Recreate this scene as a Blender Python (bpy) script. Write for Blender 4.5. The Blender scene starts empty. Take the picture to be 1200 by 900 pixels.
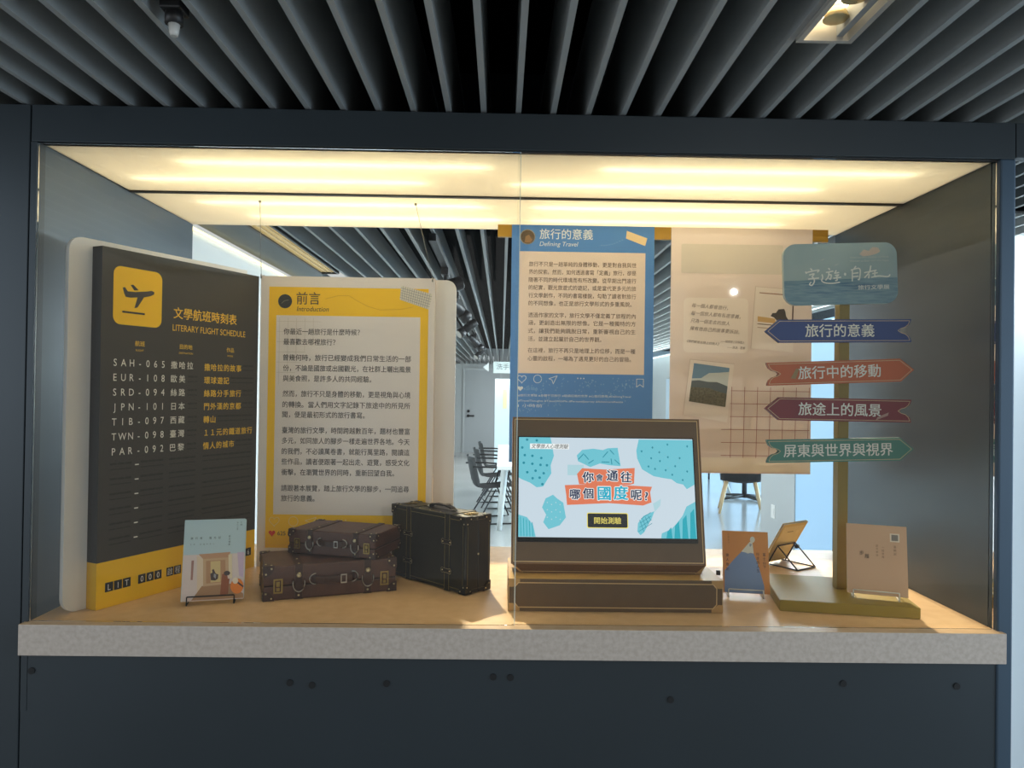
import bpy, bmesh, math, random
from mathutils import Vector, Matrix, Euler
random.seed(4)
C = bpy.context.scene.collection
sc = bpy.context.scene
R = math.radians
PI = math.pi

# ------------------------------------------------------------------ camera
# metres; ledge top is z = 0, the front face of the partition wall is y = 0, room behind is +y
FZ = -0.966                                   # floor level
cam_d = bpy.data.cameras.new('camera')
cam = bpy.data.objects.new('camera', cam_d); C.objects.link(cam)
cam_d.sensor_fit = 'HORIZONTAL'; cam_d.sensor_width = 36.0; cam_d.lens = 870.0/1200.0*36.0
cam_d.clip_start = 0.05
yaw, pitch, roll = -0.0137, 0.0092, -0.0139
Rm = Matrix.Rotation(yaw, 3, 'Z') @ Matrix.Rotation(pitch, 3, 'X') @ Matrix.Rotation(roll, 3, 'Y')
rt, fw, up = Rm @ Vector((1, 0, 0)), Rm @ Vector((0, 1, 0)), Rm @ Vector((0, 0, 1))
cm = Matrix((rt, up, -fw)).transposed().to_4x4()
cm.translation = Vector((-.0418, -1.6904, .5344))
cam.matrix_world = cm
sc.camera = cam

# ------------------------------------------------------------------ colour management, world, lights
vs = sc.view_settings
sc.display_settings.display_device = 'sRGB'
vs.view_transform = 'Standard'; vs.look = 'None'; vs.gamma = 1.0; vs.exposure = 0.14
vs.use_curve_mapping = False
w = bpy.data.worlds.new('world'); sc.world = w; w.use_nodes = True
bg = w.node_tree.nodes['Background']
bg.inputs[0].default_value = (.84, .84, .83, 1); bg.inputs[1].default_value = 0.68

def area(name, loc, target, sx, sy, power, col):
    d = bpy.data.lights.new(name, 'AREA'); d.shape = 'RECTANGLE'; d.size = sx; d.size_y = sy
    d.energy = power; d.color = col
    o = bpy.data.objects.new(name, d); C.objects.link(o); o.location = loc
    o.rotation_euler = (Vector(target)-Vector(loc)).to_track_quat('-Z', 'Y').to_euler()
    return o
def spot(name, loc, target, power, col, ang=50, r=.015, blend=.3):
    d = bpy.data.lights.new(name, 'SPOT'); d.energy = power; d.color = col
    d.spot_size = R(ang); d.spot_blend = blend; d.shadow_soft_size = r
    o = bpy.data.objects.new(name, d); C.objects.link(o); o.location = loc
    o.rotation_euler = (Vector(target)-Vector(loc)).to_track_quat('-Z', 'Y').to_euler()
    return o
area('daylight_front_right', (4.2, -1.6, .5), (0, -.2, .1), 2.0, 2.6, 88, (.62, .82, 1))
area('fill_front_left', (-4.5, -3.2, .9), (0, -.2, .1), 2.0, 2.0, 60, (.74, .87, 1))  # unseen cool fill, added to brighten the niche from the left
area('daylight_cafe', (6.8, 7.5, .3), (2, 7.5, -.3), 7.0, 2.2, 620, (.55, .80, 1))
area('rear_room_fill', (.6, 6.0, 1.12), (.6, 6.0, -1), 1.2, 7.0, 95, (.95, .97, 1))  # added fill without a fitting, brightens the rear room
area('rear_room_fill_far', (.2, 13.0, 1.12), (.2, 13.4, -1), 1.6, 4.0, 80, (.95, .97, 1))  # second added fill, for the far end
spot('front_downlight', (1.35, -2.74, 1.15), (.2, .3, .1), 30, (1, .95, .86), 75, .014, .6)   # one of the front room's downlights
spot('track_light_right', (1.10, 1.25, 1.14), (.72, .12, 0), 125, (1, .84, .58), 44)
spot('track_light_left', (-.26, 1.25, 1.14), (-.02, .10, 0), 115, (1, .84, .58), 34)
area('rear_cove_light', (2.35, 7.0, 1.02), (-.6, 7.0, 1.2), 12.0, .10, 300, (.86, .97, 1))

# ------------------------------------------------------------------ materials
def lin(c):
    return tuple(((v/255)/12.92 if v/255 <= .04045 else ((v/255+.055)/1.055)**2.4) for v in c)
MATS = {}
def M(name, rgb=(128, 128, 128), rough=.5, metal=0.0, spec=.5, emit=None, estr=1.0, noise=None, bump=None, coat=0):
    if name in MATS: return MATS[name]
    m = bpy.data.materials.new(name); m.use_nodes = True; nt = m.node_tree
    b = nt.nodes['Principled BSDF']
    b.inputs['Base Color'].default_value = lin(rgb)+(1,)
    b.inputs['Roughness'].default_value = rough; b.inputs['Metallic'].default_value = metal
    b.inputs['Specular IOR Level'].default_value = spec
    b.inputs['Coat Weight'].default_value = coat
    if emit is not None:
        b.inputs['Emission Color'].default_value = lin(emit)+(1,); b.inputs['Emission Strength'].default_value = estr
    if noise or bump: tc = nt.nodes.new('ShaderNodeTexCoord')
    if noise:                                   # (scale, second colour, detail[, stretch])
        n = nt.nodes.new('ShaderNodeTexNoise'); n.inputs['Scale'].default_value = noise[0]
        n.inputs['Detail'].default_value = noise[2]
        mp = nt.nodes.new('ShaderNodeMapping')
        if len(noise) > 3: mp.inputs['Scale'].default_value = noise[3]
        rp = nt.nodes.new('ShaderNodeValToRGB')
        rp.color_ramp.elements[0].position = .35; rp.color_ramp.elements[1].position = .65
        rp.color_ramp.elements[0].color = lin(rgb)+(1,); rp.color_ramp.elements[1].color = lin(noise[1])+(1,)
        nt.links.new(tc.outputs['Object'], mp.inputs[0]); nt.links.new(mp.outputs[0], n.inputs['Vector'])
        nt.links.new(n.outputs['Fac'], rp.inputs[0]); nt.links.new(rp.outputs[0], b.inputs['Base Color'])
    if bump:                                    # (scale, strength)
        n2 = nt.nodes.new('ShaderNodeTexNoise'); n2.inputs['Scale'].default_value = bump[0]; n2.inputs['Detail'].default_value = 4
        bp = nt.nodes.new('ShaderNodeBump'); bp.inputs['Strength'].default_value = bump[1]; bp.inputs['Distance'].default_value = .002
        nt.links.new(tc.outputs['Object'], n2.inputs['Vector'])
        nt.links.new(n2.outputs['Fac'], bp.inputs['Height']); nt.links.new(bp.outputs[0], b.inputs['Normal'])
    MATS[name] = m
    return m
def glass_mat():
    m = bpy.data.materials.new('clear_glass'); m.use_nodes = True; nt = m.node_tree
    nt.nodes.clear()
    out = nt.nodes.new('ShaderNodeOutputMaterial'); mx = nt.nodes.new('ShaderNodeMixShader')
    tr = nt.nodes.new('ShaderNodeBsdfTransparent'); tr.inputs[0].default_value = (.97, .985, .98, 1)
    gl = nt.nodes.new('ShaderNodeBsdfGlossy'); gl.inputs['Roughness'].default_value = .02
    fr = nt.nodes.new('ShaderNodeFresnel'); fr.inputs[0].default_value = 1.3
    nt.links.new(fr.outputs[0], mx.inputs[0]); nt.links.new(tr.outputs[0], mx.inputs[1]); nt.links.new(gl.outputs[0], mx.inputs[2])
    nt.links.new(mx.outputs[0], out.inputs[0])
    return m
def diffuser_mat():
    m = bpy.data.materials.new('opal_diffuser'); m.use_nodes = True; nt = m.node_tree
    nt.nodes.clear()
    out = nt.nodes.new('ShaderNodeOutputMaterial'); mx = nt.nodes.new('ShaderNodeMixShader'); mx.inputs[0].default_value = .35
    a = nt.nodes.new('ShaderNodeBsdfTranslucent'); a.inputs[0].default_value = lin((246, 245, 240))+(1,)
    b = nt.nodes.new('ShaderNodeBsdfDiffuse'); b.inputs[0].default_value = lin((228, 224, 214))+(1,)
    nt.links.new(a.outputs[0], mx.inputs[1]); nt.links.new(b.outputs[0], mx.inputs[2]); nt.links.new(mx.outputs[0], out.inputs[0])
    return m

DARKMETAL = M('dark_wall_metal', (41, 49, 54), .42, .35, noise=(1.3, (45, 54, 60), 3))
NICHEMETAL = M('niche_metal', (66, 75, 82), .42, .55, noise=(2.2, (73, 83, 90), 3, (1, 1, 3)))
SLAT = M('slat_grey', (140, 144, 144), .55)
BLACK = M('black_void', (9, 10, 11), .95, spec=.05)
BLACKM = M('black_metal', (22, 22, 24), .45, .3)
WHITE = M('white_paint', (222, 224, 222), .6)
GREYWALL = M('grey_wall', (176, 182, 184), .6)
CHROME = M('chrome', (200, 200, 200), .25, 1)
LEDGE = M('ledge_top_warm_lit', (230, 194, 150), .42, noise=(30, (222, 184, 138), 8))  # laminate top, warm light on it put into the colour
LEDGEF = M('ledge_front_cool_lit', (182, 172, 162), .55, noise=(95, (168, 157, 146), 9))  # speckled front of the ledge, its cooler light put into the colour
FLOOR = M('polished_floor', (176, 178, 176), .16, noise=(.9, (164, 166, 164), 4))
GLASS = glass_mat()
OPAL = diffuser_mat()

# ------------------------------------------------------------------ mesh helpers
def box(bm, x0, x1, y0, y1, z0, z1, mat=0, bev=0, seg=2):
    vs_ = [bm.verts.new(p) for p in ((x0, y0, z0), (x1, y0, z0), (x1, y1, z0), (x0, y1, z0), (x0, y0, z1), (x1, y0, z1), (x1, y1, z1), (x0, y1, z1))]
    fs = [bm.faces.new([vs_[i] for i in f]) for f in ((0, 3, 2, 1), (4, 5, 6, 7), (0, 1, 5, 4), (1, 2, 6, 5), (2, 3, 7, 6), (3, 0, 4, 7))]
    for f in fs: f.material_index = mat
    if bev:
        es = list({e for f in fs for e in f.edges})
        r = bmesh.ops.bevel(bm, geom=es, offset=bev, segments=seg, profile=.5, affect='EDGES')
        for f in r['faces']: f.material_index = mat
    return vs_
def frame_of(d):
    d = d.normalized(); a = Vector((0, 0, 1)) if abs(d.z) < .9 else Vector((1, 0, 0))
    u = d.cross(a).normalized(); return u, d.cross(u).normalized()
def tube(bm, pts, r, seg=8, mat=0, closed=False, r2=None):
    pts = [Vector(p) for p in pts]; n = len(pts); rings = []
    for i, p in enumerate(pts):
        if closed: d = (pts[(i+1) % n]-pts[i-1])
        else: d = pts[min(i+1, n-1)]-pts[max(i-1, 0)]
        u, v = frame_of(d)
        if rings and abs(u.dot(pu)) < .999:
            u = (pu-d.normalized()*pu.dot(d.normalized())).normalized(); v = d.normalized().cross(u)
        pu = u
        rr = r if r2 is None else r+(r2-r)*i/(n-1)
        rings.append([bm.verts.new(p+u*math.cos(2*PI*k/seg)*rr+v*math.sin(2*PI*k/seg)*rr) for k in range(seg)])
    m_ = n if closed else n-1
    for i in range(m_):
        a, b = rings[i], rings[(i+1) % n]
        for k in range(seg):
            f = bm.faces.new((a[k], a[(k+1) % seg], b[(k+1) % seg], b[k])); f.material_index = mat; f.smooth = True
    if not closed:
        f = bm.faces.new(rings[0][::-1]); f.material_index = mat
        f = bm.faces.new(rings[-1]); f.material_index = mat
def dome(bm, p, nrm, r, mat=0, seg=8):
    nrm = Vector(nrm).normalized(); u, v = frame_of(nrm); p = Vector(p); prev = None
    for j in range(3):
        a = j*PI/2/3
        ring = [bm.verts.new(p+(u*math.cos(2*PI*k/seg)+v*math.sin(2*PI*k/seg))*r*math.cos(a)+nrm*r*.6*math.sin(a)) for k in range(seg)]
        if prev:
            for k in range(seg):
                f = bm.faces.new((prev[k], prev[(k+1) % seg], ring[(k+1) % seg], ring[k])); f.material_index = mat; f.smooth = True
        prev = ring
    f = bm.faces.new(prev); f.material_index = mat
def prism(bm, poly, fn, d0, d1, mat=0, side=None):
    """poly: 2-D outline; fn(u,v,d) -> 3-D point; extruded from depth d0 (front) to d1."""
    a = [bm.verts.new(fn(u, v, d0)) for u, v in poly]; b = [bm.verts.new(fn(u, v, d1)) for u, v in poly]; n = len(poly)
    f = bm.faces.new(a); f.material_index = mat
    f = bm.faces.new(b[::-1]); f.material_index = mat if side is None else side
    for i in range(n):
        f = bm.faces.new((a[i], b[i], b[(i+1) % n], a[(i+1) % n])); f.material_index = mat if side is None else side
def rrect(x0, y0, x1, y1, r, seg=6):
    r4 = r if isinstance(r, (tuple, list)) else (r, r, r, r); o = []
    for (cx, cy, a0, rr) in ((x1-r4[0], y1-r4[0], 0, r4[0]), (x0+r4[1], y1-r4[1], 90, r4[1]), (x0+r4[2], y0+r4[2], 180, r4[2]), (x1-r4[3], y0+r4[3], 270, r4[3])):
        if rr <= 0: o.append((cx, cy)); continue
        for k in range(seg+1):
            t = R(a0+90*k/seg); o.append((cx+rr*math.cos(t), cy+rr*math.sin(t)))
    return o
def circle(cx, cy, r, seg=20, ry=None):
    return [(cx+r*math.cos(2*PI*k/seg), cy+(ry or r)*math.sin(2*PI*k/seg)) for k in range(seg)]
def link(name, bm, mats, parent=None, loc=None, rot=None, fix=True):
    if fix: bmesh.ops.recalc_face_normals(bm, faces=bm.faces)
    me = bpy.data.meshes.new(name); bm.to_mesh(me); bm.free()
    for m in (mats if isinstance(mats, (list, tuple)) else [mats]): me.materials.append(m)
    o = bpy.data.objects.new(name, me); C.objects.link(o)
    if parent: o.parent = parent
    if loc: o.location = loc
    if rot: o.rotation_euler = rot
    return o
def thing(name, label, cat, loc=(0, 0, 0), rot=(0, 0, 0), group=None):
    o = bpy.data.objects.new(name, None); C.objects.link(o); o.empty_display_size = .05
    o.location = loc; o.rotation_euler = rot
    return tag(o, label, cat, group)
def tag(o, label, cat, group=None):
    o['label'] = label; o['category'] = cat
    if group: o['group'] = group
    return o
def struct(name, bm, mats, parent=None):
    o = link(name, bm, mats, parent)
    if parent is None: o['kind'] = 'structure'
    return o
def copy_tree(o, parent=None):
    c = o.copy(); C.objects.link(c)
    if parent: c.parent = parent
    for ch in list(o.children): copy_tree(ch, c)
    return c

# ------------------------------------------------------------------ flat artwork and lettering
_tc = {}
def glyphs(body, bold=0.0, shear=0.0, space=1.0, align='LEFT', line=1.0):
    key = (body, bold, shear, space, align, line)
    if key not in _tc:
        cu = bpy.data.curves.new('lettering', 'FONT'); cu.body = body; cu.size = 1; cu.offset = bold; cu.shear = shear
        cu.space_character = space; cu.align_x = align; cu.space_line = line
        cu.resolution_u = 3
        o = bpy.data.objects.new('lettering', cu); C.objects.link(o)
        bpy.context.view_layer.update()
        me = bpy.data.meshes.new_from_object(o.evaluated_get(bpy.context.evaluated_depsgraph_get()))
        v = [(q.co.x, q.co.y) for q in me.vertices]; f = [tuple(p.vertices) for p in me.polygons]
        bpy.data.meshes.remove(me); bpy.data.objects.remove(o); bpy.data.curves.remove(cu)
        _tc[key] = (v, f)
    return _tc[key]
_kb = glyphs('國'); K0 = min(p[1] for p in _kb[0]); K1 = max(p[1] for p in _kb[0])
class Art:
    """collects coloured polygons in design units and drops them on a surface fn(x, y, lift)"""
    def __init__(s, eps=.0004): s.items = []; s.mats = []; s.eps = eps; s.n = 0
    def mi(s, m):
        if m not in s.mats: s.mats.append(m)
        return s.mats.index(m)
    def poly(s, m, pts, lay=1): s.n += 1; s.items.append((s.mi(m), lay, list(pts), [tuple(range(len(pts)))], (s.n % 7)*.03))
    def rect(s, m, x0, y0, x1, y1, lay=1, r=0):
        s.poly(m, rrect(min(x0, x1), min(y0, y1), max(x0, x1), max(y0, y1), r) if r else [(x0, y0), (x1, y0), (x1, y1), (x0, y1)], lay)
    def line(s, m, pts, wd, lay=1, closed=False):
        n = len(pts)
        for i in range(n if closed else n-1):
            (x0, y0), (x1, y1) = pts[i], pts[(i+1) % n]; L = math.hypot(x1-x0, y1-y0)
            if L < 1e-9: continue
            ex, ey = (x1-x0)/L*wd/2, (y1-y0)/L*wd/2; px, py = -ey, ex; ex *= .6; ey *= .6
            s.items.append((s.mi(m), lay, [(x0-ex+px, y0-ey+py), (x0-ex-px, y0-ey-py), (x1+ex-px, y1+ey-py), (x1+ex+px, y1+ey+py)], [(0, 1, 2, 3)], (i % 9)*.05))
    def text(s, m, body, x, yc, size, lay=2, width=None, align='L', bold=0.0, shear=0.0, down=True, rot=0.0, space=1.0, hscale=1.0):
        """size = height of a CJK glyph; yc = its centre line; down: design y grows downwards"""
        v, f = glyphs(body, 0.0, shear, space)
        if not v: return
        k = size/(K1-K0); x0 = min(p[0] for p in v); x1 = max(p[0] for p in v)
        kx = k*hscale if width is None else width/(x1-x0)
        off = 0 if align == 'L' else (-(x1-x0)*kx/2 if align == 'C' else -(x1-x0)*kx)
        sg = -1 if down else 1; ym = (K0+K1)/2; ca, sa = math.cos(R(rot)), math.sin(R(rot)); P = []
        for a, b in v:
            dx, dy = (a-x0)*kx+off, (b-ym)*k*sg
            P.append((x+dx*ca-dy*sa, yc+dx*sa+dy*ca))
        if bold <= .003: ofs = [(0, 0)]
        elif bold < .05: ofs = [(bold, bold*.6), (-bold, -bold*.6), (bold, -bold*.6), (-bold, bold*.6)]
        else: ofs = [(bold*math.cos(PI*i/6), bold*math.sin(PI*i/6)) for i in range(12)]
        for i, (ox, oy) in enumerate(ofs):
            s.items.append((s.mi(m), lay, [(px+ox*size, py+oy*size) for px, py in P], f, i*.07))
    def vtext(s, m, body, x, y0, size, pitch, lay=2, down=True, **kw):
        for i, ch in enumerate(body): s.text(m, ch, x, y0+i*pitch*(1 if down else -1), size, lay, align='C', down=down, **kw)
    def emit(s, bm, fn, base=0):
        for mi, lay, P, F, ex in s.items:
            vv = [bm.verts.new(fn(x, y, (lay+ex)*s.eps)) for x, y in P]
            for f in F:
                try: q = bm.faces.new([vv[i] for i in f]); q.material_index = base+mi
                except ValueError: pass
    def build(s, name, fn, parent):
        bm = bmesh.new(); s.emit(bm, fn)
        return link(name, bm, s.mats, parent, fix=False)
def heart(cx, cy, r, down=True):
    o = []; sg = -1 if down else 1
    for k in range(28):
        t = 2*PI*k/28
        o.append((cx+r*16*math.sin(t)**3/16, cy+sg*r*(13*math.cos(t)-5*math.cos(2*t)-2*math.cos(3*t)-math.cos(4*t))/16))
    return o

# ================================================================== STRUCTURE: front wall, niche, ledge
W2, H, D = 1.10, 1.084, .844
bm = bmesh.new()
box(bm, -1.114, 1.134, -.001, .03, H, 1.168, bev=.0015)          # header beam over the opening
box(bm, 1.136, 3.2, -.001, .03, H+.004, 1.168, bev=.0015)
box(bm, -3.2, -1.117, -.001, .03, FZ, 1.168, bev=.0015)          # left panel
box(bm, -1.114, -W2, -.001, .03, -.2, H-.001)
box(bm, -1.114, 1.098, .0, .03, FZ, -.0695)                      # panel below the ledge
wf = struct('wall_front', bm, DARKMETAL)
for k, (x, z) in enumerate(((-.511, -.132), (-.461, -.137), (-.293, -.132), (-.052, -.115), (-.013, -.116), (.352, -.163), (.747, -.123), (1.008, -.127), (-1.09, -.11))):
    b = bmesh.new(); tube(b, [(x, -.0025, z), (x, .004, z)], .0075, 12)
    link('screw_cap', b, M('screw_cap', (14, 16, 18), .8), wf)
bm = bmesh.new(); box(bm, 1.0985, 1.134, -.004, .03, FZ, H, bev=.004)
struct('trim_1', bm, M('corner_metal_daylit', (58, 76, 92), .4, .4))  # corner strip of the wall, bluish daylight put into its colour
bm = bmesh.new(); box(bm, -1.113, -W2, .03, D, -.07, 1.168); struct('wall_left', bm, NICHEMETAL)
bm = bmesh.new(); box(bm, 1.0985, 1.134, .03, D, FZ, H); struct('wall_right', bm, NICHEMETAL)
bm = bmesh.new()
box(bm, -1.25, -1.113, .80, D, FZ, 1.168); box(bm, -1.113, 1.1, .80, D, FZ, -.07); box(bm, 1.134, 1.60, .80, D, FZ, 1.5)
box(bm, -3.2, -1.25, .80, D, FZ, 1.5); box(bm, -1.25, 1.134, .80, .83, 1.168, 1.6); box(bm, 1.60, 3.2, .80, .83, 1.168, 1.6)  # black panel over the niche added to block light from the rear room
struct('wall_back', bm, BLACK)
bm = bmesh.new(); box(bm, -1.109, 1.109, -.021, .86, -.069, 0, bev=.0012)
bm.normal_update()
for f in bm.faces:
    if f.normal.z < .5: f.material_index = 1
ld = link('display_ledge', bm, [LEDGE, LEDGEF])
tag(ld, 'long thick laminate ledge along the bottom of the lit display opening', 'ledge')

# luminous ceiling of the niche: opal panels with tubes in a white housing above
HOUS = M('housing_white', (238, 237, 234), .7)
TUBE = M('tube_light', (255, 240, 200), .5, emit=(255, 243, 206), estr=7.0)
BOARD = M('added_glow_board', (250, 240, 225), .6, emit=(255, 234, 200), estr=1.0)  # unseen glowing board, added to even out the panel glow
def light_panel(label, y0, y1, tubes):
    t = thing('ceiling_light_panel', label, 'ceiling light', (0, (y0+y1)/2, H), group=None)
    oy = (y0+y1)/2
    b = bmesh.new(); box(b, -1.098, 1.097, y0-oy, y1-oy, 0, .003); link('diffuser', b, OPAL, t)
    b = bmesh.new(); box(b, -1.09, 1.09, y0-oy+.006, y1-oy-.006, .074, .0775); link('added_glow_board', b, BOARD, t)
    b = bmesh.new(); z1 = .082
    for (a0, a1, c0, c1, e0, e1) in ((-1.098, 1.097, y0-oy, y1-oy, z1-.004, z1), (-1.098, 1.097, y0-oy, y0-oy+.004, .004, z1-.004), (-1.098, 1.097, y1-oy-.004, y1-oy, .004, z1-.004),
                                     (-1.098, -1.094, y0-oy+.004, y1-oy-.004, .004, z1-.004), (1.093, 1.097, y0-oy+.004, y1-oy-.004, .004, z1-.004)):
        box(b, a0, a1, c0, c1, e0, e1)
    link('housing', b, HOUS, t)
    for (x0, x1, y) in tubes:
        b = bmesh.new(); tube(b, [(x0, y-oy, .022), (x1, y-oy, .022)], .008, 10); link('light_tube', b, TUBE, t)
light_panel('front warm luminous ceiling panel of the display opening, wider of the two', .012, .408, ((-.84, -.08, .135), (.20, .98, .135), (-1.02, -.25, .285), (-.02, .80, .285)))
light_panel('rear warm luminous ceiling panel of the display opening, behind the dark seam', .424, .838, ((-.95, -.10, .53), (.05, .90, .53), (-.85, -.05, .70), (.05, .85, .70)))
bm = bmesh.new(); box(bm, -1.098, 1.097, .4085, .4235, -.004+H, H+.02); struct('trim_2', bm, M('seam_metal', (70, 66, 60), .5, .4))

# front glazing: two sheets that overlap near the middle
wn = bmesh.new(); box(wn, -1.098, 1.098, .008, .012, H-.003, H-.0002)
wn = struct('window_1', wn, M('seam_metal2', (28, 29, 30), .7))
for (x0, x1, y) in ((-1.0995, -.006, .004), (-.012, 1.098, .010)):
    b = bmesh.new(); box(b, x0, x1, y, y+.003, .0005, H-.003)
    link('glass_pane', b, GLASS, wn)
b = bmesh.new(); box(b, -.0062, -.0048, .0035, .0075, .0005, H-.003)
link('pane_edge', b, M('polished_glass_edge', (205, 215, 205), .2), wn)

# ================================================================== floors, ceilings, rear room
bm = bmesh.new(); box(bm, -3.2, 7.2, -4.2, 17, FZ-.05, FZ); struct('floor', bm, FLOOR)
bm = bmesh.new(); box(bm, -3.2, 3.2, -3.4, .85, 1.6, 1.65); box(bm, -1.25, 7.2, .85, 17, 1.55, 1.6)
# services in the void over the slats
for k in range(4): tube(bm, [(-2, -.3-.45*k, 1.5), (2, -.3-.45*k, 1.5)], .012, 6)
ceil = struct('ceiling', bm, BLACK)
SB = 1.172
def slat(x, y0, y1, t=.21, th=.012):
    b = bmesh.new(); box(b, x-th/2, x+th/2, y0, y1, SB, SB+t); link('ceiling_slat', b, SLAT, ceil)
for k in range(-24, 25): slat(-.012+.0803*k, -2.6, .78)
for k in range(-9, 25): slat(-.03+.100*k, .86, 16.25, .095, .013)
bm = bmesh.new(); box(bm, -1.25, -1.06, .86, 16.3, SB, SB+.02); struct('trim_3', bm, M('soffit_grey', (104, 110, 112), .7))
bm = bmesh.new(); box(bm, -1.30, -1.25, D, 16.3, FZ, 1.16); struct('wall_back_left', bm, WHITE)
bm = bmesh.new(); box(bm, -1.30, 7.2, 16.3, 16.4, FZ, 1.55); struct('wall_back_far', bm, GREYWALL)
bm = bmesh.new()
box(bm, 2.42, 2.52, 4.5, 5.3, FZ, 1.12); box(bm, 2.42, 2.52, 5.3, 9.4, .75, 1.12); box(bm, 2.42, 2.52, 9.4, 16.3, FZ, 1.12)
pier = struct('wall_back_right', bm, GREYWALL)
b = bmesh.new(); box(b, 2.414, 2.42, 4.93, 5.02, -.58, -.46, bev=.002); box(b, 2.411, 2.414, 4.95, 5.0, -.55, -.49)
link('switch_plate', b, WHITE, pier)
bm = bmesh.new(); box(bm, 2.43, 2.50, .9, 4.5, FZ, 1.12)
struct('wall_back_bright', bm, M('daylit_wall_glow', (120, 150, 172), .35, emit=(160, 208, 250), estr=.52))  # bright wall, the daylight on it put in as emission
bm = bmesh.new(); box(bm, 1.50, 4.4, 1.25, 1.32, FZ, 1.6); struct('wall_side', bm, M('pale_wall', (225, 232, 234), .6))
# cafe windows far right
bm = bmesh.new()
for k in range(6):
    y = 6.5+k*1.6; box(bm, 7.0, 7.03, y+.05, y+1.5, FZ+.05, 1.3)
win = struct('window_3', bm, M('daylight_sky', (180, 220, 250), .3, emit=(190, 228, 255), estr=1.1))
b = bmesh.new()
for k in range(7):
    y = 6.5+k*1.6; box(b, 6.96, 7.06, y-.04, y+.04, FZ, 1.5)
box(b, 6.96, 7.06, 6.5, 16.1, 1.3, 1.5); box(b, 6.96, 7.06, 6.5, 16.1, FZ, FZ+.05); box(b, 6.97, 7.05, 6.5, 16.1, -.1, -.06)
link('window_frame', b, M('window_frame', (70, 80, 90), .5), win)
bm = bmesh.new()
for k in range(3):
    x = 2.7+k*1.4; box(bm, x+.05, x+1.32, 16.26, 16.29, FZ+.05, 1.3)
struct('window_4', bm, MATS['daylight_sky'])
# cove lights on the tops of the rear side walls
LED = M('led_strip', (255, 240, 200), .5, emit=(255, 226, 150), estr=1.5)
LEDW = M('led_strip_white', (255, 255, 255), .5, emit=(225, 245, 255), estr=2.0)
b = bmesh.new(); box(b, -1.249, -1.238, .9, 16.2, 1.138, 1.149)
tag(link('cove_light', b, LED), 'warm strip light along the top of the white wall behind, far left', 'strip light')
b = bmesh.new(); box(b, 2.405, 2.419, .9, 16.2, 1.09, 1.10)
tag(link('cove_light', b, LEDW), 'cool strip light along the top of the right wall of the room behind', 'strip light')
# far door
t = bmesh.new(); box(t, -.93, -.09, 16.27, 16.30, FZ, 1.02); door = struct('door_1', t, M('door_grey', (168, 174, 178), .5))
b = bmesh.new()
for (x0, x1, z0, z1) in ((-.98, -.93, FZ, 1.07), (-.09, -.04, FZ, 1.07), (-.93, -.09, 1.02, 1.07)): box(b, x0, x1, 16.25, 16.30, z0, z1)
link('door_frame', b, M('door_frame', (182, 188, 190), .5), door)
for z in (.03, -.08):
    b = bmesh.new(); tube(b, [(-.84, 16.27, z), (-.84, 16.2, z)], .035, 10)
    if z < 0: tube(b, [(-.86, 16.2, z), (-.70, 16.2, z)], .018, 8)
    link('door_handle' if z < 0 else 'door_lock', b, BLACKM, door)
# white partition in front of the far wall
b = bmesh.new(); box(b, -.16, .9, 11.3, 11.4, FZ, .74, bev=.004)
p = tag(link('partition_panel', b, M('pale_partition', (214, 230, 236), .5)), 'pale bluish partition panel standing behind the long white table', 'partition')
b = bmesh.new(); box(b, -.02, .05, 11.292, 11.30, .22, .56); link('notice_strip', b, M('notice_cream', (226, 220, 170), .6), p)['label'] = 'cream paper notice'
# hanging direction sign
t = thing('hanging_sign', 'small white hanging direction sign with an arrow, under the slats behind', 'sign', (.02, 10.0, .90))
b = bmesh.new(); box(b, -.20, .45, -.02, .02, -.09, .09, bev=.004); link('sign_panel', b, M('sign_white', (205, 215, 212), .5), t)
a = Art(); GR = M('sign_grey', (95, 105, 105), .6)
a.poly(WHITE, [(-.36, 0), (-.27, .07), (-.27, -.07)], 1); a.build('arrow_mark', lambda x, y, l: (x, -.021-l, y), t); a = Art()
a.text(GR, '洗手間', -.15, .01, .09, 1, down=False)
a.build('lettering', lambda x, y, l: (x, -.021-l, y), t)
for x in (-.1, .35):
    b = bmesh.new(); tube(b, [(x, 0, .09), (x, 0, .275)], .006, 6); link('suspension_rod', b, BLACKM, t)

# louvred luminaire in the rear ceiling, left
t = thing('louvre_light', 'long louvred ceiling light glowing warm beside the slats behind, upper left', 'ceiling light', (-1.0, 1.65, SB))
b = bmesh.new(); box(b, -.042, .042, -.75, .75, .012, .02); link('diffuser', b, M('louvre_glow', (255, 240, 200), .5, emit=(255, 234, 186), estr=1.5), t)
b = bmesh.new()
for x in (-.042, -.014, .014, .042): box(b, x-.002, x+.002, -.75, .75, -.001, .012)
for k in range(46): box(b, -.042, .042, -.75+k*1.5/45-.0015, -.75+k*1.5/45+.0015, .002, .011)
link('louvre', b, M('louvre_metal', (205, 195, 170), .35, .6), t)
b = bmesh.new()
for x in (-.047, .047): box(b, x-.005, x+.006, -.76, .76, -.008, .03)
for y in (-.76, .76): box(b, -.047, .047, y-.006, y+.006, -.008, .03)
link('frame', b, BLACKM, t)

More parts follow.
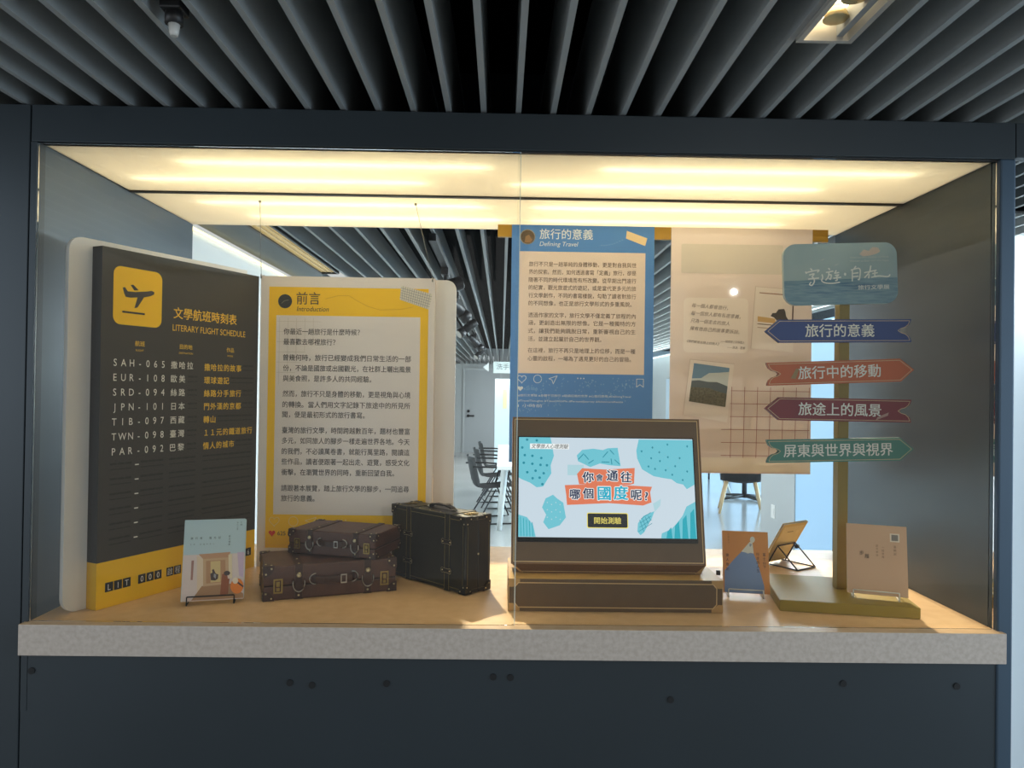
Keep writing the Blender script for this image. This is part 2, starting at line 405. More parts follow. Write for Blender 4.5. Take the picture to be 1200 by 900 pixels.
# track with spotlights under the rear slats
b = bmesh.new(); box(b, -.345, -.315, 1.3, 11, 1.135, 1.165); tag(link('light_track', b, BLACKM), 'black lighting track running away under the rear ceiling slats', 'track')
def track_spot(y, yawd, tilt, lab):
    t = thing('track_spotlight', lab, 'spotlight', (-.33, y, 1.135), group='spotlights on the rear track')
    b = bmesh.new(); box(b, -.018, .018, -.06, .06, -.035, 0, bev=.003); tube(b, [(0, 0, -.03), (0, 0, -.075)], .008, 8); link('adapter', b, BLACKM, t)
    d = Vector((math.cos(R(yawd))*math.cos(R(tilt)), math.sin(R(yawd))*math.cos(R(tilt)), -math.sin(R(tilt)))); c = Vector((0, 0, -.09))
    b = bmesh.new(); tube(b, [c-d*.09, c-d*.085, c+d*.05], .034, 16); tube(b, [c+d*.05, c+d*.10], .036, 16, r2=.042); link('lamp_head', b, BLACKM, t)
    b = bmesh.new(); tube(b, [c+d*.098, c+d*.103], .034, 16); link('lens', b, M('spot_lens', (96, 98, 96), .2, emit=(255, 240, 210), estr=.12), t)
track_spot(2.0, 200, 18, 'nearest and largest black spotlight on the rear track, pointing left')
track_spot(2.9, 30, 40, 'second black spotlight from the front on the rear track')
track_spot(4.4, 215, 35, 'third black spotlight from the front on the rear track')
track_spot(6.2, 20, 45, 'fourth black spotlight from the front on the rear track')
track_spot(8.2, 215, 45, 'farthest black spotlight on the rear track')

# downlight and sensor in the front ceiling
t = thing('square_downlight', 'lit square recessed downlight between the front ceiling slats, upper right', 'ceiling light', (.525, -.46, SB-.002))
b = bmesh.new()
for (x0, x1, y0, y1) in ((-.050, -.040, -.085, .085), (.040, .050, -.085, .085), (-.04, .04, -.085, -.075), (-.04, .04, .075, .085)): box(b, x0, x1, y0, y1, -.006, .04)
link('frame', b, M('trim_silver', (170, 166, 158), .4, .4), t)
b = bmesh.new(); box(b, -.04, .04, -.075, .075, .034, .038); link('diffuser', b, M('downlight_glow', (255, 250, 235), .4, emit=(255, 240, 205), estr=5), t)
for y in (-.035, .035):
    b = bmesh.new(); tube(b, [(0, y, .033), (0, y, .012)], .014, 14, r2=.022); link('reflector', b, M('reflector', (214, 190, 140), .25, .7), t)
t = thing('ceiling_sensor', 'small black sensor with a clear tip hanging among the front slats, upper left', 'sensor', (-.61, -.42, 1.172))
b = bmesh.new(); box(b, -.018, .018, -.02, .02, .0, .16, bev=.003); tube(b, [(0, 0, .002), (0, 0, -.02)], .015, 12); link('body', b, M('black_plastic', (14, 14, 15), .5), t)
b = bmesh.new(); tube(b, [(0, 0, -.019), (0, 0, -.034), (0, 0, -.040)], .010, 10, r2=.006); link('tip', b, M('clear_tip', (190, 190, 185), .15), t)['label'] = 'clear glassy tip'

# ---- rear furniture
WOODL = M('pale_wood', (214, 184, 140), .5)
SHELL = M('dark_shell', (44, 46, 48), .5)
def shell_chair(lab, loc, rz):
    t = thing('armchair', lab, 'chair', loc, (0, 0, rz), 'dark chairs along the white table')
    bm_ = bmesh.new(); prof = [(.24, .44), (.20, .425), (.05, .41), (-.10, .40), (-.18, .42), (-.225, .50), (-.25, .62), (-.275, .74), (-.285, .79)]
    g = []
    for (px, pz) in prof:
        row = []
        for k in range(7):
            s_ = (k-3)/3; cv = .02*s_*s_*(1 if pz < .43 else 0); bx = .05*s_*s_ if pz > .45 else 0
            row.append(bm_.verts.new((px+bx, s_*(.235 if pz < .6 else .22-.02*(pz-.6)), pz+cv)))
        g.append(row)
    for i in range(len(g)-1):
        for k in range(6): bm_.faces.new((g[i][k], g[i][k+1], g[i+1][k+1], g[i+1][k])).smooth = True
    bmesh.ops.solidify(bm_, geom=list(bm_.faces), thickness=.018)
    link('shell', bm_, SHELL, t); t.scale = (1, 1, .95)
    for s_ in (-1, 1):
        b = bmesh.new(); tube(b, [(-.26, s_*.235, .68), (-.02, s_*.27, .675), (.14, s_*.27, .66), (.16, s_*.265, .62), (.10, s_*.24, .42)], .011, 8); link('armrest', b, BLACKM, t)
        b = bmesh.new(); tube(b, [(.02, s_*.19, .405), (-.20, s_*.26, .012), (-.10, s_*.265, .008), (.20, s_*.265, .008), (.27, s_*.26, .012), (.10, s_*.19, .41)], .009, 8); link('sled_leg', b, BLACKM, t)
    for (x, z) in ((-.155, .10), (.235, .10)):
        b = bmesh.new(); tube(b, [(x, -.25, z), (x, .25, z)], .007, 6); link('stretcher', b, BLACKM, t)
    return t
shell_chair('nearest dark shell armchair beside the white table behind', (-.15, 6.9, FZ), R(12))
shell_chair('middle dark shell armchair beside the white table behind', (-.12, 8.0, FZ), R(8))
shell_chair('farthest dark shell armchair beside the white table behind', (-.09, 9.1, FZ), R(5))
t = thing('long_table', 'long white table with slanted legs in the room behind the kiosk', 'table', (.35, 7.3, FZ))
b = bmesh.new(); box(b, -.43, .43, -1.5, 1.5, .70, .74, bev=.003); link('tabletop', b, WHITE, t)
for (x, s_) in ((-.34, -1), (.34, -1), (-.34, 1), (.34, 1)):
    b = bmesh.new(); y = -.9 if s_ < 0 else .15
    tube(b, [(x, y, .70), (x+(-.06 if x < 0 else .06), y+s_*.1, .0)], .035, 4, r2=.028); link('leg', b, WHITE, t)
def lounge(lab, loc, rz, leg_m):
    t = thing('lounge_chair', lab, 'chair', loc, (0, 0, rz), 'chairs by the cafe table')
    bm_ = bmesh.new(); prof = [(.27, .42), (.10, .40), (-.15, .38), (-.22, .42), (-.27, .60), (-.32, .80)]
    g = [[bm_.verts.new((px+.06*abs(k-3)/3*(pz > .45), (k-3)/3*.25, pz+.03*((k-3)/3)**2)) for k in range(7)] for px, pz in prof]
    for i in range(len(g)-1):
        for k in range(6): bm_.faces.new((g[i][k], g[i][k+1], g[i+1][k+1], g[i+1][k])).smooth = True
    bmesh.ops.solidify(bm_, geom=list(bm_.faces), thickness=.04)
    link('shell', bm_, SHELL, t)
    for sx in (-1, 1):
        for sy in (-1, 1):
            b = bmesh.new(); tube(b, [(sx*.14-.02, sy*.17, .40), (sx*.25, sy*.26, 0)], .02, 8, r2=.013); link('leg', b, leg_m, t)
lounge('dark lounge chair with pale wooden legs nearest the pedestal table behind', (3.02, 7.75, FZ), R(75), WOODL)
lounge('dark lounge chair seen side-on left of the pedestal table behind', (3.22, 9.75, FZ), R(-10), M('pale_legs', (205, 205, 195), .5))
t = thing('pedestal_table', 'round pedestal table on a dark cross base in the bright room behind', 'table', (3.45, 8.9, FZ))
b = bmesh.new(); tube(b, [(0, 0, .70), (0, 0, .73)], .40, 32); link('tabletop', b, WOODL, t)
b = bmesh.new(); tube(b, [(0, 0, .02), (0, 0, .70)], .035, 12); link('column', b, SHELL, t)
b = bmesh.new()
for k in range(4):
    q = k*PI/2+.4; tube(b, [(0, 0, .05), (.38*math.cos(q), .38*math.sin(q), .018)], .026, 8, r2=.016)
link('base', b, SHELL, t)
t = thing('side_table', 'small square table with thin dark legs at the far left of the bright room', 'table', (3.30, 11.6, FZ))
b = bmesh.new(); box(b, -.35, .35, -.35, .35, .70, .73, bev=.004); link('tabletop', b, WOODL, t)
for sx in (-1, 1):
    for sy in (-1, 1):
        b = bmesh.new(); tube(b, [(sx*.31, sy*.31, .7), (sx*.31, sy*.31, 0)], .016, 8); link('leg', b, SHELL, t)

# ================================================================== OPEN-BOOK DISPLAY (schedule + introduction)
CREAM = M('panel_cream', (234, 226, 220), .55)
COVER = M('cover_white', (228, 226, 224), .5)
YEL = M('print_yellow', (255, 204, 10), .5)
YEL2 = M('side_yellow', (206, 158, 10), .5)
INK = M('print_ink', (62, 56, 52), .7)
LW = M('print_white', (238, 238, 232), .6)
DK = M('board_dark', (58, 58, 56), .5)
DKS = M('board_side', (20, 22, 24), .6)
DK2 = M('board_flap', (40, 41, 42), .6)
bk = thing('open_book_display', 'giant standing open book with dark flight schedule page and yellow introduction page', 'display board', (-.772, .537, 0))
dx, dy = .44166, .89718
def left_fn(u, v, d):            # u along the left page from its free edge, d = behind its face
    return (-.223+dx*u-dy*d, -.453+dy*u+dx*d, v)
LL = .5049
# covers
bm = bmesh.new(); prism(bm, rrect(-.058, .001, LL-.012, .884, (.0, .034, .034, .0)), left_fn, .0355, .047); link('cover', bm, COVER, bk)
bm = bmesh.new(); rf = lambda u, v, d: (u, d, v)
prism(bm, rrect(.0, .001, .588, .868, (.03, 0, 0, .03)), rf, .0305, .042); link('cover', bm, COVER, bk)
# schedule board
bm = bmesh.new()
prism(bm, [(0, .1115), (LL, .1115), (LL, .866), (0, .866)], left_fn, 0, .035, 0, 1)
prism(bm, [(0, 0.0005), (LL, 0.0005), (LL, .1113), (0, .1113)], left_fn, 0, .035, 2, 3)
works = ['撒哈拉的故事', '環球遊記', '絲路分手旅行', '門外漢的京都', '轉山', '１１元的鐵道旅行', '情人的城市']
codes = ['SAH-065', 'EUR-108', 'SRD-094', 'JPN-101', 'TIB-097', 'TWN-098', 'PAR-092']
dest = ['撒哈拉', '歐美', '絲路', '日本', '西藏', '臺灣', '巴黎']
LF = lambda x, y, l: left_fn(x, y, -l)
a = Art()                                            # empty split-flap slots
for r in range(13):
    v = .5905-r*.0361
    for (u0, u1, n) in ((.030, .090, 3), (.113, .182, 3), (.198, .284, 4), (.306, .487, 8)):
        if r < 7 and u0 < .19: continue
        uu0 = u0
        if r < 7: uu0 = u0+(len(dest[r])*.0255 if u0 < .3 else len(works[r])*.0228)+.004
        if uu0 > u1-.008: continue
        st = (u1-u0)/n; k = 0
        while uu0+k*st < u1-.004:
            q0, q1 = uu0+k*st, min(uu0+(k+1)*st-.002, u1)
            a.rect(DK2, q0, v+.0035, q1, v+.0085); a.rect(DK2, q0, v-.0085, q1, v-.0058); k += 1
slots = a
bmesh.ops.recalc_face_normals(bm, faces=bm.faces); slots.emit(bm, LF, 4)
sb = link('schedule_board', bm, [DK, DKS, YEL, YEL2, DK2], bk, fix=False)
for u, s_ in ((.0227, 'LIT'), (.1124, '000'), (.1958, '啟程'), (.4689, '6')):
    for i, ch in enumerate(s_):
        a = Art(); q = u+i*.0236; a.rect(DK2, q, .038, q+.0215, .0605, 1); a.text(LW, ch, q+.0107, .0492, .018, 2, align='C', down=False, hscale=.85)
        a.build('flap_tile', LF, sb)
a = Art()
a.rect(YEL, .030, .683, .167, .825, 1, .02)
ic = a
# aircraft taking off
def air(pts): return [(.030+.137*(px-190)/322, .825-.142*(py-182-(px-190)*.13)/395) for px, py in pts]
ic.poly(DK, air([(247, 333), (262, 330), (280, 358), (330, 362), (400, 358), (440, 352), (458, 362), (455, 378), (430, 390), (390, 398), (300, 402), (268, 396), (258, 375)]), 2)
ic.poly(DK, air([(345, 396), (392, 392), (345, 470), (325, 474)]), 2)
ic.poly(DK, air([(298, 315), (315, 312), (352, 350), (322, 352)]), 2)
ic.poly(DK, air([(247, 490), (395, 510), (395, 523), (247, 503)]), 2)
a.build('aircraft_icon', LF, sb)
a = Art(); YT = M('print_yellow_text', (246, 200, 60), .6)
a.text(YT, '文學航班時刻表', .204, .7265, .028, 1, width=.216, down=False, bold=.012)
a.text(YT, 'LITERARY FLIGHT SCHEDULE', .2017, .6885, .021, 1, width=.252, down=False)
for u, s1, s2 in ((.1054, '航班', 'FLIGHT'), (.2452, '目的地', 'DESTINATION'), (.398, '作品', 'WORK')):
    a.text(YT, s1, u, .639, .0125, 1, align='C', down=False, bold=.01)
    a.text(YT, s2, u, .6225, .0062, 1, align='C', down=False)
for r in range(7):
    v = .5905-r*.0361
    for i, ch in enumerate(codes[r]): a.text(LW, ch, .0385+i*.0227, v, .022, 1, align='C', down=False, hscale=.85)
    for i, ch in enumerate(dest[r]): a.text(LW, ch, .2085+i*.0255, v-.001, .0185, 1, align='C', down=False, bold=.006)
    for i, ch in enumerate(works[r]): a.text(YT, ch, .317+i*.0228, v-.003, .0185, 1, align='C', down=False, bold=.014)
for r in range(7, 13): a.rect(LW, .0975, .5905-r*.0361-.0012, .1085, .5905-r*.0361+.0012, 1)
a.build('lettering', LF, sb)
# introduction page: design units are px of a frontal scan
def page(name, x0, x1, ytop, ybot, X0, X1, Z1, Z0):
    kx = (X1-X0)/(x1-x0); kz = (Z0-Z1)/(ybot-ytop)
    return lambda x, y: (X0+(x-x0)*kx, Z1+(y-ytop)*kz)
ip = page('', 303, 510, 323, 663, .006, .526, .868, .001)
bm = bmesh.new(); prism(bm, [ip(303, 663), ip(510, 663), ip(510, 323), ip(303, 323)], rf, 0, .030); ib = link('introduction_board', bm, CREAM, bk)
IF = lambda x, y, l: (ip(x, y)[0], -l, ip(x, y)[1])
a = Art()
a.rect(YEL, 313, 335.5, 502.5, 641, 1); a.rect(CREAM, 322, 369, 493, 602, 2)
a.poly(M('avatar_dark', (48, 52, 48), .6), circle(332, 352.5, 8.3), 2); a.line(M('avatar_line', (120, 120, 100), .6), [(328, 355), (331, 352), (336, 351)], .7, 3)
TAPE = M('tape_grid', (226, 220, 204), .6); TAPEL = M('tape_lines', (150, 150, 150), .6)
tp = [(469.7, 332), (507, 341.5), (502.6, 359.5), (468.2, 348.5)]; a.poly(TAPE, tp, 3)
def lerp(p, q, t): return (p[0]+(q[0]-p[0])*t, p[1]+(q[1]-p[1])*t)
for k in range(1, 14): a.line(TAPEL, [lerp(tp[0], tp[1], k/14), lerp(tp[3], tp[2], k/14)], .45, 4)
for k in range(1, 6): a.line(TAPEL, [lerp(tp[0], tp[3], k/6), lerp(tp[1], tp[2], k/6)], .45, 4)
FAINT = M('faint_grid', (208, 198, 188), .7)
for k in range(6): a.line(FAINT, [(323, 376+k*12), (375-k*6, 376+k*12)], .4, 3)
for k in range(5): a.line(FAINT, [(326+k*10, 372), (326+k*10, 450-k*13)], .4, 3)
YLN = M('yellow_faint', (226, 172, 20), .6)
a.line(YLN, [(380, 349), (395, 345), (408, 345), (418, 351), (430, 357), (445, 361), (470, 360), (484, 357)], .6, 2)
a.build('page_artwork', IF, ib)
a = Art()
a.text(INK, '前言', 345.5, 349, 14, 3, width=28, bold=0); a.text(INK, 'Introduction', 346, 361, 7.0, 3, width=38, shear=.2)
intro = [(388, '你最近一趟旅行是什麼時候？'), (400, '最喜歡去哪裡旅行？'), (418.5, '曾幾何時，旅行已經變成我們日常生活的一部'), (430.8, '份，不論是國旅或出國觀光，在社群上曬出風景'), (443, '與美食照，是許多人的共同經驗。'),
         (460.8, '然而，旅行不只是身體的移動，更是視角與心境'), (473.5, '的轉換。當人們用文字記錄下旅途中的所見所'), (485.3, '聞，便是最初形式的旅行書寫。'),
         (503.6, '臺灣的旅行文學，時間跨越數百年，題材也豐富'), (515.8, '多元，如同旅人的腳步一樣走遍世界各地。今天'), (528.2, '的我們，不必讀萬卷書，就能行萬里路，閱讀這'), (540.3, '些作品，讀者便跟著一起出走、遊覽，感受文化'), (552.7, '衝擊，在瀏覽世界的同時，重新回望自我。'),
         (571.3, '請跟著本展覽，踏上旅行文學的腳步，一同追尋'), (583.2, '旅行的意義。')]
PW = 151.5
for y, s_ in intro:
    full = len(s_) >= 20; wd = PW if full else PW*len(s_)/21-(3.5 if s_[-1] in '。？' else 0)
    a.text(INK, s_, 331, y, 7.0, 3, width=wd, bold=.006)
PLY = M('icon_pale', (250, 222, 150), .6)
a.line(PLY, heart(323.5, 610, 6), .7, 2, True); a.line(PLY, circle(346, 610, 5.5), .7, 2, True)
a.line(PLY, [(360, 609), (373, 605), (367, 616), (365, 611)], .7, 2, True)
for x in (399, 403.5, 408): a.poly(PLY, circle(x, 608, .9, 8), 2)
a.poly(M('heart_red', (214, 60, 30), .6), heart(321, 624, 4), 2); a.text(INK, '625 likes', 327.5, 624, 6, 2, bold=0)
a.build('lettering', IF, ib)
for (p0, p1) in (((.013, -.02, .865), (.011, -.037, H)), ((.520, -.02, .863), (.468, -.037, H))):
    b = bmesh.new(); tube(b, [p0, p1], .0009, 6); tube(b, [(p0[0], p0[1]+.0, p0[2]-.008), (p0[0], p0[1], p0[2]+.004)], .0025, 8)
    tube(b, [p0, (p0[0], .006, p0[2]+.006), (p0[0], .008, p0[2])], .0009, 6)
    tube(b, [(p1[0], p1[1], H-.006), (p1[0], p1[1], H-.0005)], .004, 8)
    link('suspension_wire', b, M('steel_wire', (150, 150, 145), .35, .8), bk)

# ================================================================== HANGING RAIL AND POSTERS
GOLD = M('rail_gold', (176, 134, 28), .45)
bm = bmesh.new(); box(bm, -.062, 1.036, .757, .772, 1.043, 1.0835, bev=.001)
tag(link('hanging_rail', bm, GOLD), 'flat mustard rail under the lit ceiling that carries the two posters', 'rail')
def sheet(name, x0, x1, z0, z1, y, mat):
    bm_ = bmesh.new(); box(bm_, x0, x1, y, y+.0014, z0, z1, bev=.0003, seg=1)
    return link(name, bm_, mat)
BLUE = M('poster_blue', (80, 138, 208), .6); BCREAM = M('poster_cream', (234, 216, 202), .6)
t = thing('hanging_poster', 'blue hanging poster with a cream text panel, behind the screen kiosk', 'poster', (.22, .750, .45))
bp = sheet('poster_sheet', -.0155, .456, .30, 1.083, .753, BLUE)
bp.parent = t; bp.location = (-.22, -.750, -.45)
pg = page('', 600, 766, 265, 488, -.016, .455, 1.078, .451)
PF = lambda x, y, l: (pg(x, y)[0]-.22, .0028-l, pg(x, y)[1]-.45)
a = Art(); BW = M('poster_white', (226, 234, 238), .6); BL2 = M('poster_paleblue', (140, 184, 222), .6); BINK = M('poster_ink', (118, 98, 84), .7)
a.rect(BCREAM, 609.8, 294.5, 756, 437.5, 1)
a.poly(M('avatar_ring', (150, 150, 140), .6), circle(618.5, 277.5, 9), 1); a.poly(M('avatar_brown', (92, 76, 58), .6), circle(618.5, 277.5, 8), 2)
a.poly(M('avatar_tan', (146, 112, 78), .6), [(615, 284), (616, 277), (620, 275), (624, 281), (622, 284.5)], 3)
a.poly(M('poster_tape', (232, 206, 160), .6), [(734, 268.5), (758, 277), (755.5, 286), (733, 277.5)], 1)
for k in range(9): a.rect(BL2, 704+k*3, 286-k*k*.11, 705.6+k*3, 286.5-k*k*.11, 1)
random.seed(9)
for k in range(150):                                 # dotted world map
    cx, cy, sp = random.choice(((640, 452, 14), (690, 447, 12), (715, 460, 12), (650, 470, 8), (735, 450, 8), (620, 482, 8)))
    x, y = random.gauss(cx, sp), random.gauss(cy, 6)
    if 604 < x < 760 and 441 < y < 489: a.rect(BL2, x, y, x+.8, y+1.3, 1)
a.build('poster_artwork', PF, t)
a = Art()
a.text(BW, '旅行的意義', 632.5, 274, 11.5, 1, width=62, bold=.006); a.text(BW, 'Defining Travel', 632.5, 285.2, 6.5, 1, width=45, shear=.2)
para = [(309.3, '旅行不只是一趟單純的身體移動，更是對自我與世'), (318.6, '界的探索。然而，如何透過書寫「定義」旅行，卻是'), (327.8, '隨著不同的時代環境而有所改變。從早期出門遠行'), (336.8, '的紀實，觀光旅遊式的遊記，或是當代更多元的旅'), (346.1, '行文學創作，不同的書寫樣貌，勾勒了讀者對旅行'), (355.3, '的不同想像，也正是旅行文學形式的多重風貌。'),
        (369.2, '透過作家的文字，旅行文學不僅定義了旅程的內'), (378.2, '涵，更創造出無限的想像。它是一種獨特的方'), (387.7, '式，讓我們能夠跳脫日常，重新審視自己的生'), (397.2, '活，並建立起屬於自己的世界觀。'), (410.5, '在這裡，旅行不再只是地理上的位移，而是一種'), (420, '心靈的啟程，一場為了遇見更好的自己的冒險。')]
for y, s_ in para:
    a.text(BINK, s_, 620.5, y, 5.4, 2, width=125 if len(s_) > 19 and s_[-1] != '。' else 125*len(s_)/21.5-2, bold=.004)
a.line(BW, heart(614, 444, 5), .7, 1, True); a.line(BW, circle(632.3, 444, 4.6), .7, 1, True); a.line(BW, [(645.5, 443.5), (655, 440), (650.5, 449.5), (649, 445)], .7, 1, True)
for x in (679, 682.5, 686): a.poly(BW, circle(x, 442.7, .8, 8), 1)
a.line(BW, [(747.5, 442.5), (755.5, 442.5), (755.5, 452), (751.5, 449), (747.5, 452)], .7, 1, True)
a.poly(BW, heart(612.4, 455.3, 3.2), 1); a.text(BL2, '120 likes', 617.5, 455.6, 4, 1)
a.text(BW, '#旅行文學展 #身體不只旅行 #閱讀認識的世界 #心靈的旅程 #DefiningTravel', 610, 463.4, 2.8, 1, width=131)
a.text(BW, '#TravelThoughts #TravelWithMe #PersonalJourney #AdventureAwaits', 610, 469.6, 2.8, 1, width=122)
a.text(BW, '1 小時前', 610, 475.5, 3.6, 1, width=28)
a.build('lettering', PF, t)
# beige poster
BEI = M('poster_beige', (242, 226, 218), .6)
t = thing('hanging_poster', 'beige hanging poster with snapshot prints and a red grid, behind the signpost', 'poster', (.75, .750, .27))
bp = sheet('poster_sheet', .512, .982, .272, 1.083, .753, BEI); bp.parent = t; bp.location = (-.75, -.750, -.27)
pg2 = page('', 785, 951, 268, 553, .512, .982, 1.080, .276)
QF = lambda x, y, l: (pg2(x, y)[0]-.75, .0028-l, pg2(x, y)[1]-.27)
q = lambda cx, cy: (770+.3444*cx, 250+.3444*cy)
qs = lambda *pts: [q(*p_) for p_ in pts]
a = Art(); PALE = M('poster_pale', (250, 238, 230), .6); PINK2 = M('poster_dust', (218, 200, 190), .6); REDL = M('grid_red', (172, 104, 92), .6)
a.rect(M('poster_band', (226, 216, 204), .6), *q(78, 105), *q(425, 205), 1, 2)
a.rect(PALE, *q(88, 288), *q(308, 475), 1, 6)
a.rect(M('poster_foot', (250, 240, 226), .6), 785.5, 536, 950.5, 552.5, 1)
for k in range(7): a.line(REDL, qs((255+44*k, 590), (252+43.6*k-(20 if k == 0 else 0)*0, 830)), .6, 2)
for k in range(6): a.line(REDL, qs((250 if k < 3 else 220, 603+44*k), (520, 603+44*k)), .6, 2)
# lower snapshot
a.poly(PALE, qs((112, 498), (262, 512), (240, 712), (90, 685)), 2); a.line(PINK2, qs((112, 498), (262, 512)), .7, 3); a.line(PINK2, qs((112, 498), (90, 685)), .7, 3)
def ql(u, v): return lerp(lerp(q(125, 511), q(246, 526), u), lerp(q(109, 641), q(233, 659), u), v)
SKY1 = M('photo_sky', (112, 150, 184), .6); SKY2 = M('photo_cloud', (206, 214, 214), .6); HILL = M('photo_hill', (88, 100, 104), .6); GRASS = M('photo_grass', (118, 112, 88), .6, noise=(160, (84, 80, 60), 6))
a.poly(SKY2, [ql(0, 0), ql(1, 0), ql(1, .5), ql(0, .5)], 3)
a.poly(SKY1, [ql(0, 0), ql(1, 0), ql(1, .10), ql(.7, .16), ql(.45, .2), ql(.25, .36), ql(0, .40)], 4)
a.poly(HILL, [ql(0, .46), ql(.2, .42), ql(.45, .43), ql(.7, .40), ql(1, .47), ql(1, .7), ql(0, .7)], 5)
a.poly(GRASS, [ql(0, .62), ql(.3, .60), ql(.5, .58), ql(.7, .63), ql(1, .66), ql(1, 1), ql(0, 1)], 6)
# upper snapshot: hat and horizon
a.poly(PALE, qs((332, 247), (465, 258), (462, 470), (318, 458)), 2)
a.line(PINK2, qs((332, 247), (318, 458)), .8, 3); a.line(PINK2, qs((332, 247), (462, 256)), .6, 3)
a.line(M('photo_brown', (150, 92, 60), .6), qs((346, 268), (464, 276)), .9, 3); a.line(M('photo_post', (96, 66, 56), .6), qs((461, 290), (459, 368)), 1.6, 3)
a.poly(M('photo_yellow', (226, 186, 120), .6), qs((340, 348), (400, 356), (400, 372), (340, 366)), 3)
a.line(M('photo_horizon', (110, 80, 50), .6), qs((340, 374), (420, 380)), .9, 4); a.line(M('photo_horizon2', (160, 120, 80), .6), qs((340, 386), (420, 392)), .6, 4)
a.poly(M('photo_hat', (72, 66, 58), .6), qs((384, 347), (390, 337), (402, 336), (410, 324), (430, 322), (434, 332), (437, 348), (445, 360), (428, 360), (420, 366), (405, 362), (396, 352)), 5)
a.build('poster_artwork', QF, t)
a = Art(); HINK = M('hand_ink', (122, 102, 92), .7)
for k, s_ in enumerate(('每一個人都會旅行，', '每一個旅人都有私密意義，', '只為一個走去的旅人', '擁有他自己的故事要訴說。')):
    x, y = q(116-k*2, 314+k*26); a.text(HINK, s_, x, y, 4.6, 2, shear=.25, rot=4, hscale=.98)
x, y = q(215, 435); a.text(HINK, '——給旅途上的每個人', x, y, 3, 2, rot=3, shear=.2, width=28)
x, y = q(100, 436); a.text(HINK, '《我們都是在路上的旅人》', x, y, 3, 2, rot=5, shear=.2, width=38)
x, y = q(238, 455); a.text(HINK, '——旅途，隨筆', x, y, 3, 2, rot=3, shear=.2, width=21)
a.build('lettering', QF, t)

# ================================================================== SCREEN KIOSK
KB = M('kiosk_brown', (100, 78, 54), .5, noise=(30, (104, 82, 57), 4)); KG = M('kiosk_gold', (186, 146, 90), .5); KL = M('kiosk_line', (214, 178, 124), .5); KO = M('kiosk_edge', (130, 92, 52), .5)
kt = thing('screen_kiosk', 'brown gold-edged kiosk with a tilted lit quiz screen at centre', 'kiosk', (-.0125, .115, 0))
# base: local x 0..519, y 0 front
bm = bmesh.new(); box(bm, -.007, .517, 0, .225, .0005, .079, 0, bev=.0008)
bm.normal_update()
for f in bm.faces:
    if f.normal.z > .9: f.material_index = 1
kb = link('base_box', bm, [KB, M('kiosk_gold_top_lit', (202, 160, 88), .4)], kt)  # gold top, spotlight brightness also put into its colour
a = Art()
for (x0, x1, s_) in ((-.007, .004, 1), (.506, .517, -1)): pass
for sx, x in ((1, -.0065), (-1, .5165)):
    for sz, z in ((1, .0008), (-1, .0782)):
        a.poly(KG, [(x, z), (x+sx*.028, z), (x+sx*.028, z+sz*.007), (x+sx*.012, z+sz*.019), (x, z+sz*.019)], 1)
zl0, zl1 = .0105, .0695
a.line(KL, [(.018, zl0), (.492, zl0)], .0022, 2); a.line(KL, [(.018, zl1), (.492, zl1)], .0022, 2)
for s0, s1 in ((.009, .018), (.501, .492)):
    a.line(KL, [(s1, zl0), (s0, zl0+.010), (s0, zl1-.010), (s1, zl1)], .0022, 2)
a.line(KL, [(-.0055, .018), (-.0055, .062)], .0016, 2); a.line(KL, [(.5155, .018), (.5155, .062)], .0016, 2)
a.build('gold_border', lambda x, y, l: (x, -l, y), kb)
# neck
def quadbox(bm, bot, top, mat=0):
    a_ = [bm.verts.new(p) for p in bot]; b_ = [bm.verts.new(p) for p in top]
    bm.faces.new(a_[::-1]); bm.faces.new(b_)
    for i in range(4): bm.faces.new((a_[i], a_[(i+1) % 4], b_[(i+1) % 4], b_[i]))
bm = bmesh.new(); quadbox(bm, [(.022, .060, .0795), (.477, .060, .0795), (.477, .20, .0795), (.022, .20, .0795)], [(.002, .047, .104), (.487, .047, .104), (.487, .21, .112), (.002, .21, .112)])
kn = link('neck', bm, M('kiosk_neck', (104, 70, 36), .5), kt)
a = Art(); a.line(KL, [(.028, .004), (.472, .004)], .0016, 1)
a.poly(KG, [(.0025, .0238), (.004, .0238), (.032, .0005), (.0225, .0005)], 1); a.poly(KG, [(.4865, .0238), (.485, .0238), (.462, .0005), (.4765, .0005)], 1)
a.build('gold_border', lambda x, y, l: (x, .060-y/.0245*.013-l-.0003, .0795+y), kn)
# tilted housing, its own frame: origin at lower left front edge
ct, st = math.cos(R(13.214)), math.sin(R(13.214))
def face(u, v, d): return (.0005+u, .045+v*st+d*ct, .1045+v*ct-d*st)
bm = bmesh.new(); WF_, HF = .4865, .3718
prism(bm, [(0, 0), (WF_, 0), (WF_, HF), (0, HF)], face, 0, .075, 0, 1); kh = link('housing', bm, [KB, KO], kt)
bm = bmesh.new(); FN = lambda x, y, l: face(x, y, -l)
a = Art(); e = .0058
a.line(KL, [(e, e), (WF_-e, e), (WF_-e, HF-e), (e, HF-e)], .0022, 1, True)
a.line(KO, [(.0012, .0012), (WF_-.0012, .0012), (WF_-.0012, HF-.0012), (.0012, HF-.0012)], .0024, 1, True)
a.build('gold_border', FN, kh)
